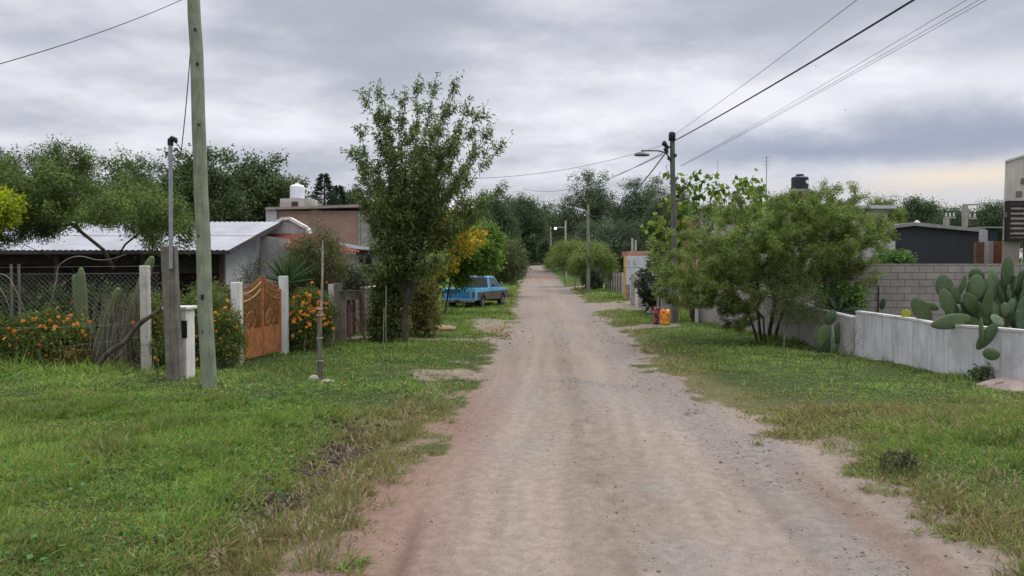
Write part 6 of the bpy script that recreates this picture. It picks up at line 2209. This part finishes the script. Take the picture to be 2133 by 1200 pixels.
# ---- broad-leaved tree behind the lamp pole
b = onground(1440, 29.5)
env = [ellip(1365, 1480, 410, 600, 29.5, 1.3), ellip(1380, 1590, 370, 470, 29.8, 1.4), ellip(1440, 1600, 385, 450, 30, 1.1), ellip(1370, 1430, 460, 580, 29, 1.0)]
ex = [at(x, y, 29.5 + random.uniform(-.8, .8)) for x, y in ((1388, 345), (1412, 360), (1408, 385), (1450, 355), (1487, 362), (1545, 372), (1570, 365), (1580, 385), (1525, 380), (1500, 390), (1467, 375), (1430, 375), (1385, 420), (1375, 450), (1352, 455), (1345, 470), (1372, 500), (1360, 520), (1590, 392), (1440, 372))]
plant('broad_leaved_tree', 'tree with large heart shaped leaves around the lamp pole', 'tree', b, env, n_pts=85, per=9, leaf=(.27, .21), cols=[(.10, .165, .03), (.15, .225, .035), (.065, .115, .03), (.22, .29, .05)], r_base=.09, r_tip=.012, shell=.7,
      jitter=.12, spread=.5, up=-.75, out=.1, step=.6, extra=ex, droop=.1, barkc=(.16, .14, .11), trans=.35)
plant('dark_leaved_shrub', 'dark broad leaved shrub left of the feathery bush by the wall', 'shrub', onground(1345, 32), [ellip(1330, 1400, 545, 640, 32, .6)], n_pts=60, per=16, leaf=(.26, .13), cols=[(.035, .055, .03), (.05, .075, .04), (.11, .13, .09)],
      r_base=.03, parts=('stem', 'foliage'), step=.3)

# small round shrub at the near right margin, greenery before the shed
plant('low_shrub', 'small dark twiggy shrub at the right road margin', 'shrub', gp(1872, 985), [(gp(1872, 985) + Vector((0, 0, .10)), (.20, .16, .12), 1)], n_pts=70, per=14, leaf=(.03, .013), cols=[(.06, .08, .035), (.09, .11, .045), (.045, .05, .03)],
      r_base=.008, r_tip=.0015, parts=('stem', 'foliage'), step=.06, jitter=.02, barkc=(.07, .055, .045))
plant('leafy_shrub', 'bright green shrub before the dark shed', 'shrub', onground(1862, 33), [ellip(1825, 1898, 525, 570, 33, .7)], n_pts=120, per=60, leaf=(.14, .06), cols=[(.10, .18, .05), (.13, .22, .06)], r_base=.05, parts=('stem', 'foliage'), step=.3)

# concrete driveway slab
def slab():
    V, Fc = [], []
    nr, na = 14, 48
    c = Vector((9.5, 12.55, 0))
    V.append((c.x, c.y, g1(c.x, c.y) + .14))
    for i in range(1, nr + 1):
        t = i / nr
        for j in range(na):
            a = 2 * math.pi * j / na
            k = 1 + .14 * (float(vnoise(math.cos(a) * 2 + 5, math.sin(a) * 2 + 5, 3)) - .5)
            x, y = c.x + 1.42 * t * k * math.cos(a), c.y + 1.1 * t * k * math.sin(a)
            V.append((x, y, g1(x, y) + .14 - .19 * t ** 5 + .012 * (float(fbm(x * 4, y * 4, 3)) - .5)))
    for j in range(na):
        Fc.append((0, 1 + j, 1 + (j + 1) % na))
    for i in range(nr - 1):
        for j in range(na):
            a, b = 1 + i * na + j, 1 + i * na + (j + 1) % na
            Fc.append((a, a + na, b + na, b))
    o = MB().add(V, Fc).build('driveway', mat('worn reddish concrete', (.36, .29, .25), .9, .2, 3, spot=(.21, .125, .09), spot_scale=2.4, bump=.9, bscale=14), smooth=True)
    tag(o, kind='structure')


slab()

# ================================================================== DOWN THE ROAD
def lamp_pole(label, px, Y, y_top, arm_to, arm_y, lean=0, lamp=True, col=None):
    b = onground(px, Y); tp = at(px - 1, y_top, Y)
    r = thing('street_light_pole', label, 'street light', b, group='street light poles down the road')
    MB().tube([b - Vector((0, 0, .2)), b, b.lerp(tp, .5), tp], [.15, .15, .125, .10], 10).build('shaft', col or GREENPOLE, r, smooth=True)
    if arm_to:
        a = at(px - 1, arm_y + 8, Y); e = at(arm_to, arm_y - 2, Y)
        MB().tube([a, a.lerp(e, .3) + Vector((0, 0, .08)), e], [.05, .05, .045], 6).build('lamp_arm', GALV, r)
        q = e
        d = (e - a).normalized()
        m = MB().beam(e - d * .55, e + d * .12, .24, .12)
        m.build('lamp_head', mat('pale lamp housing', (.55, .57, .6), .4, bump=0), r, bevel=.04)
    return r


lamp_pole('green street light pole with a raised arm standing on the right grass verge', 1226, 56, 426, 1200, 436)
r_ = lamp_pole('farther street light pole whose lamp is lit', 1179, 92, 460, 0, 0, col=POST)
a, e = at(1178, 474, 92), at(1160, 474, 92)
MB().tube([a, e], .05, 6).build('lamp_arm', GALV, r_)
em = bpy.data.materials.new('lit lamp'); t, n, l = nt(em); out = N(t, 'ShaderNodeOutputMaterial'); ee = N(t, 'ShaderNodeEmission'); ee.inputs[0].default_value = (1, .96, .9, 1); ee.inputs[1].default_value = 3; l.new(ee.outputs[0], out.inputs[0])
MB().lathe(at(1157, 476, 92) - Vector((0, 0, .12)), [(.05, 0), (.16, .06), (.18, .14), (.1, .24), (.03, .28)], 12).build('lamp', em, r_, smooth=True)
lamp_pole('farthest slim pale pole before the dark wood', 1148, 120, 472, 0, 0, col=POST)
for px, y, Y, lab in ((1275, 502, 84, 'single slim pale pole over the far umbrella trees'), (1317, 496, 66, 'left one of two close pale poles above the white sign wall'), (1324, 500, 66, 'right one of two close pale poles above the white sign wall')):
    b = onground(px, Y); tp = at(px, y, Y)
    o = MB().tube([b, tp], [.11, .09], 8).build('pale_pole', POST, origin=b, smooth=True); tag(o, lab, 'pole')

# umbrella-shaped trees on the verge
UM = [(.17, .225, .055), (.20, .255, .065), (.13, .175, .05)]
for px, Y, x0, x1, y0, y1, lab in ((1213, 57, 1188, 1284, 508, 588, 'umbrella shaped tree right of the green street light pole'), (1200, 62, 1150, 1235, 502, 578, 'umbrella shaped tree left of the green street light pole'),
                                   (1177, 72, 1138, 1200, 520, 575, 'small umbrella shaped tree nearest the road down the verge')):
    plant('umbrella_tree', lab, 'tree', onground(px, Y), [ellip(x0, x1, y0, (y0 + y1) / 2 + 6, Y, (x1 - x0) / 2 / F * Y), ellip(x0 - 2, x0 + 22, y0 + 28, y1 - 16, Y, .9), ellip(x1 - 22, x1 + 2, y0 + 28, y1 - 12, Y, .9)], n_pts=300, per=48, gap=.3, leaf=(.17, .045),
          cols=UM, r_base=.11, step=.6, jitter=.2, droop=.5, up=-.35, shell=.6, group='umbrella trees on the right verge', barkc=(.06, .05, .045))
plant('verge_bush', 'dark bush below the umbrella trees on the right verge', 'shrub', onground(1228, 60), [ellip(1210, 1255, 560, 605, 60, .9)], n_pts=90, per=40, leaf=(.17, .07), cols=[(.07, .085, .05), (.09, .105, .06)], r_base=.05, parts=('stem', 'foliage'), step=.4)

# fences and the white wall with its sign
def rail_gate():
    a, c = onground(1262, 60), onground(1297, 52)
    r = thing('rail_fence', 'grey timber fence panels below the far sign wall', 'fence', a)
    n = 22
    for k in range(n):
        p = a.lerp(c, k / (n - 1))
        MB().box((p.x, p.y, p.z + .72 + random.uniform(-.08, .1)), (.16, .07, 1.5)).build('board', OLDWOOD if k % 3 else POST, r)
    for z in (.4, 1.2):
        MB().beam(a + Vector((0, .06, z)), c + Vector((0, .06, z)), .05, .10).build('rail', REDWOOD, r)
    post('timber_post', 1252, 552, 62, .32, SHADE, 'thick dark post at the far end of the grey fence')
    b = onground(1244, 61)
    o = MB().beam(onground(1232, 66) + Vector((0, 0, .9)), onground(1250, 62) + Vector((0, 0, .9)), .1, 1.9).build('sheet_fence', mat('dull sheet', (.17, .16, .155), .7, .2, 3), origin=onground(1232, 66)); tag(o, 'dull grey sheet fence beyond the grey board fence', 'fence')


rail_gate()


def sign_wall():
    Y = 46.0
    x0, x1, x2 = at(1299, 560, Y).x, at(1304, 560, Y).x, at(1362, 560, Y).x
    z0, z1 = zt(1320, 593, Y), zt(1320, 533, Y)
    r = thing('white_building', 'white building side with an ochre edge and faded grey lettering', 'building', Vector((x0, Y, 0)))
    wl = MB().prism([(x1, Y, -.1), (x2, Y, -.1), (x2, Y, z1), (x1, Y, z1)], (.75, 4, 0)).build('wall', mat('white wash', (.60, .62, .66), .9, .06, 2, stain=(.45, .45, .46), stain_amt=.4), r)
    MB().prism([(x0, Y - .02, -.1), (x1 - .004, Y - .02, -.1), (x1 - .004, Y - .02, z1 + .01), (x0, Y - .02, z1 + .01)], (.75, 4, 0)).build('ochre_edge', mat('ochre paint', (.62, .36, .11), .8, .15, 4), r)
    MB().box(((x1 + x2) / 2, Y - .02, z0 / 2), (x2 - x1, .06, z0)).build('plinth', mat('stained plinth', (.30, .27, .25), .9, .3, 5), r)
    MB().box((at(1345, 527, Y + 1).x, Y + 3, zt(1345, 528, Y)), (2.0, 3, .34)).build('roof_edge', mat('terracotta edge', (.34, .17, .13), .85, .2, 5), r)
    gm = mat('faded grey lettering', (.34, .37, .40), .9, bump=0)
    m = MB()
    x = at(1309, 545, Y - .03).x; z = zt(1309, 545, Y)
    m.box((x, Y - .015, z + .06), (.20, .01, .05)); m.box((x, Y - .015, z - .08), (.05, .01, .26))
    m.build('letter', gm, wl)
    m = MB(); m.box((x + .34, Y - .015, z - .02), (.05, .01, .32)); m.box((x + .42, Y - .015, z - .16), (.16, .01, .05)); m.build('letter', gm, wl)
    m = MB(); m.box((x + .25, Y - .012, z - .36), (.9, .008, .04)); m.build('underline', gm, wl)
    post('concrete_post', 1318, 583, 41.5, .24, POST, 'thick pale concrete pillar before the white building side')
    post('concrete_post', 1327, 561, 39.0, .14, WHITE, 'slim white post standing taller beside the thick pillar')
    o = MB().beam((at(1312, 580, 42).x, 42, zt(1312, 581, 42)), (at(1345, 580, 40).x, 40, zt(1345, 580, 40)), .06, .08).build('gate_rail', SHADE, origin=(at(1312, 580, 42).x, 42, 1)); tag(o, 'dark rail above the thick pale pillar', 'rail')
    o = MB().beam((6.7, 41.3, .8), (7.6, 37.6, .8), .12, 1.7).build('boundary_wall', mat('stained plinth', (.30, .27, .25)), origin=(6.7, 41.3, 0)); tag(o, 'brown grey boundary wall behind the slim white post', 'wall')


sign_wall()

# distant trees, each with its own place
FAR = [(.085, .125, .06), (.105, .15, .07), (.07, .10, .052)]
FB = [(.11, .15, .09), (.135, .175, .105), (.09, .12, .075)]  # blue-grey leaf tones carry slight distance haze in the colour
far = [  # px0 px1 y0 y1 Y label palette
    (985, 1075, 407, 560, 110, 'dark rounded far tree left of the road end', FAR), (1040, 1140, 415, 560, 130, 'dark far tree just left of where the road ends', FAR), (940, 1030, 420, 560, 95, 'dark far tree rising behind the bright green tree', FAR),
    (985, 1120, 416, 560, 160, 'rear dark tree filling the skyline left of the road end', FAR),
    (1085, 1180, 432, 560, 175, 'low far tree at the very end of the road', FAR), (1150, 1300, 364, 560, 110, 'tall broad dark tree right of the road end', FAR), (1265, 1400, 378, 560, 100, 'tall dark tree behind the heart leaved tree', FAR),
    (1128, 1200, 450, 560, 140, 'shorter dark tree below the tall broad one', FAR), (1225, 1345, 466, 580, 84, 'bluish grey spreading acacia behind the umbrella trees', FB), (1195, 1260, 470, 570, 100, 'bluish acacia between the umbrella trees and the tall dark tree', FB),
    (1790, 1880, 418, 520, 75, 'dense tree left of the dark shed skyline', UM), (1860, 1965, 420, 520, 80, 'dense rounded tree over the dark shed roof', FAR), (1945, 2040, 436, 520, 95, 'low dark tree behind the concrete poles', FAR), (2020, 2110, 430, 520, 95, 'dark tree beside the modern house', FAR),
    (800, 960, 420, 560, 80, 'dark tree behind the street tree crown', FAR), (1330, 1480, 400, 540, 80, 'dark tree behind the lamp pole', FAR), (2100, 2260, 420, 520, 90, 'dark tree hidden behind the modern house', FAR)]
for x0, x1, y0, y1, Y, lab, pal in far:
    w_ = (x1 - x0) / 2 / F * Y; c = (x0 + x1) / 2
    h = y1 - y0
    env = [ellip(x0, x1, y0 + h * .15, y1 - h * .1, Y, w_), ellip(x0 + (x1 - x0) * .18, x1 - (x1 - x0) * .25, y0, y0 + h * .55, Y, w_ * .6), ellip(x0 - 4, c, y0 + h * .35, y1, Y, w_ * .7), ellip(c, x1 + 4, y0 + h * .3, y1, Y, w_ * .7), ellip(c - (x1 - x0) * .1, x1 - 6, y0 + h * .08, y0 + h * .6, Y, w_ * .5)]
    ex = [at(random.uniform(x0 + (x1 - x0) * .15, x1 - (x1 - x0) * .15), y0 + abs(random.gauss(0, 8)) - 3, Y) for _ in range(10)]
    s = Y / 100
    base = onground(c, Y)
    plant('far_tree', lab, 'tree', base, env, n_pts=480, per=80, leaf=(.27 * s, .12 * s), cols=pal, r_base=.3, r_tip=.014, shell=.5, jitter=.4 * s, step=1.3 * s, group='far trees along the horizon', extra=ex, barkc=(.06, .052, .045), gap=.2)

# small far road-end weeds and a tiny tree
plant('roadside_tree', 'small thin dark tree where the road bends out of sight', 'tree', onground(1136, 108), [ellip(1120, 1150, 500, 545, 108, 1.2)], n_pts=70, per=40, leaf=(.3, .13), cols=FAR, r_base=.12, step=.7, jitter=.25)

# two birds gliding under the clouds
def bird(px, py, Y, span, label, roll):
    c = at(px, py, Y)
    V = [(-.5, .02, .10), (-.22, .06, .03), (-.04, .14, 0), (.04, .14, 0), (.22, .06, .03), (.5, .02, .10), (.24, -.07, .03), (.05, -.12, 0), (.03, -.30, 0), (-.03, -.30, 0), (-.05, -.12, 0), (-.24, -.07, .03)]
    b = MB()
    M = Euler((R(25), roll, R(40))).to_matrix()
    top = [M @ Vector((x * span, y * span, z * span)) + c for x, y, z in V]
    low = [p - Vector((0, 0, .05 * span)) for p in top]
    n = len(V)
    b.add(top + low, [tuple(range(n)), tuple(range(2 * n - 1, n - 1, -1))] + [(i, (i + 1) % n, (i + 1) % n + n, i + n) for i in range(n)])
    o = b.build('bird', mat('dark plumage', (.05, .05, .055), .8, bump=0), origin=c)
    tag(o, label, 'bird')


bird(1700, 138, 60, .34, 'small dark bird gliding just below the thick black cable', R(8))
bird(1760, 229, 70, .34, 'small dark bird flying lower over the bright cloud band', R(-18))


# the wood that closes the horizon to either side of the street
def side_wood():
    Ps = []
    for sgn, a0, a1 in ((-1, 30, 80), (1, 36, 80)):
        for _ in range(46):
            a = R(random.uniform(a0, a1)); d = random.uniform(75, 130)
            x, y = sgn * d * math.sin(a), d * math.cos(a)
            h = random.uniform(6, 10); w = random.uniform(4, 7)
            q = nrm(rng.normal(size=(520, 3))) * (rng.random((520, 1)) ** .33) * np.array((w, w, h * .55))
            Ps.append(q + np.array((x, y, g1(x, y) + h * .5)))
    P = np.concatenate(Ps); n = len(P)
    V, F4, CC = leaf_arrays(P, rng.normal(size=(n, 3)), rng.uniform(.5, 1.0, n), rng.uniform(.25, .45, n), palette(n, FAR, .2), .1)
    tag(link_mesh('woods', np_mesh('woods', V, F4, CC), leafmat('leaf0.3', .3)), 'dark distant woods closing the horizon beside the street', 'woods', kind='stuff')


side_wood()
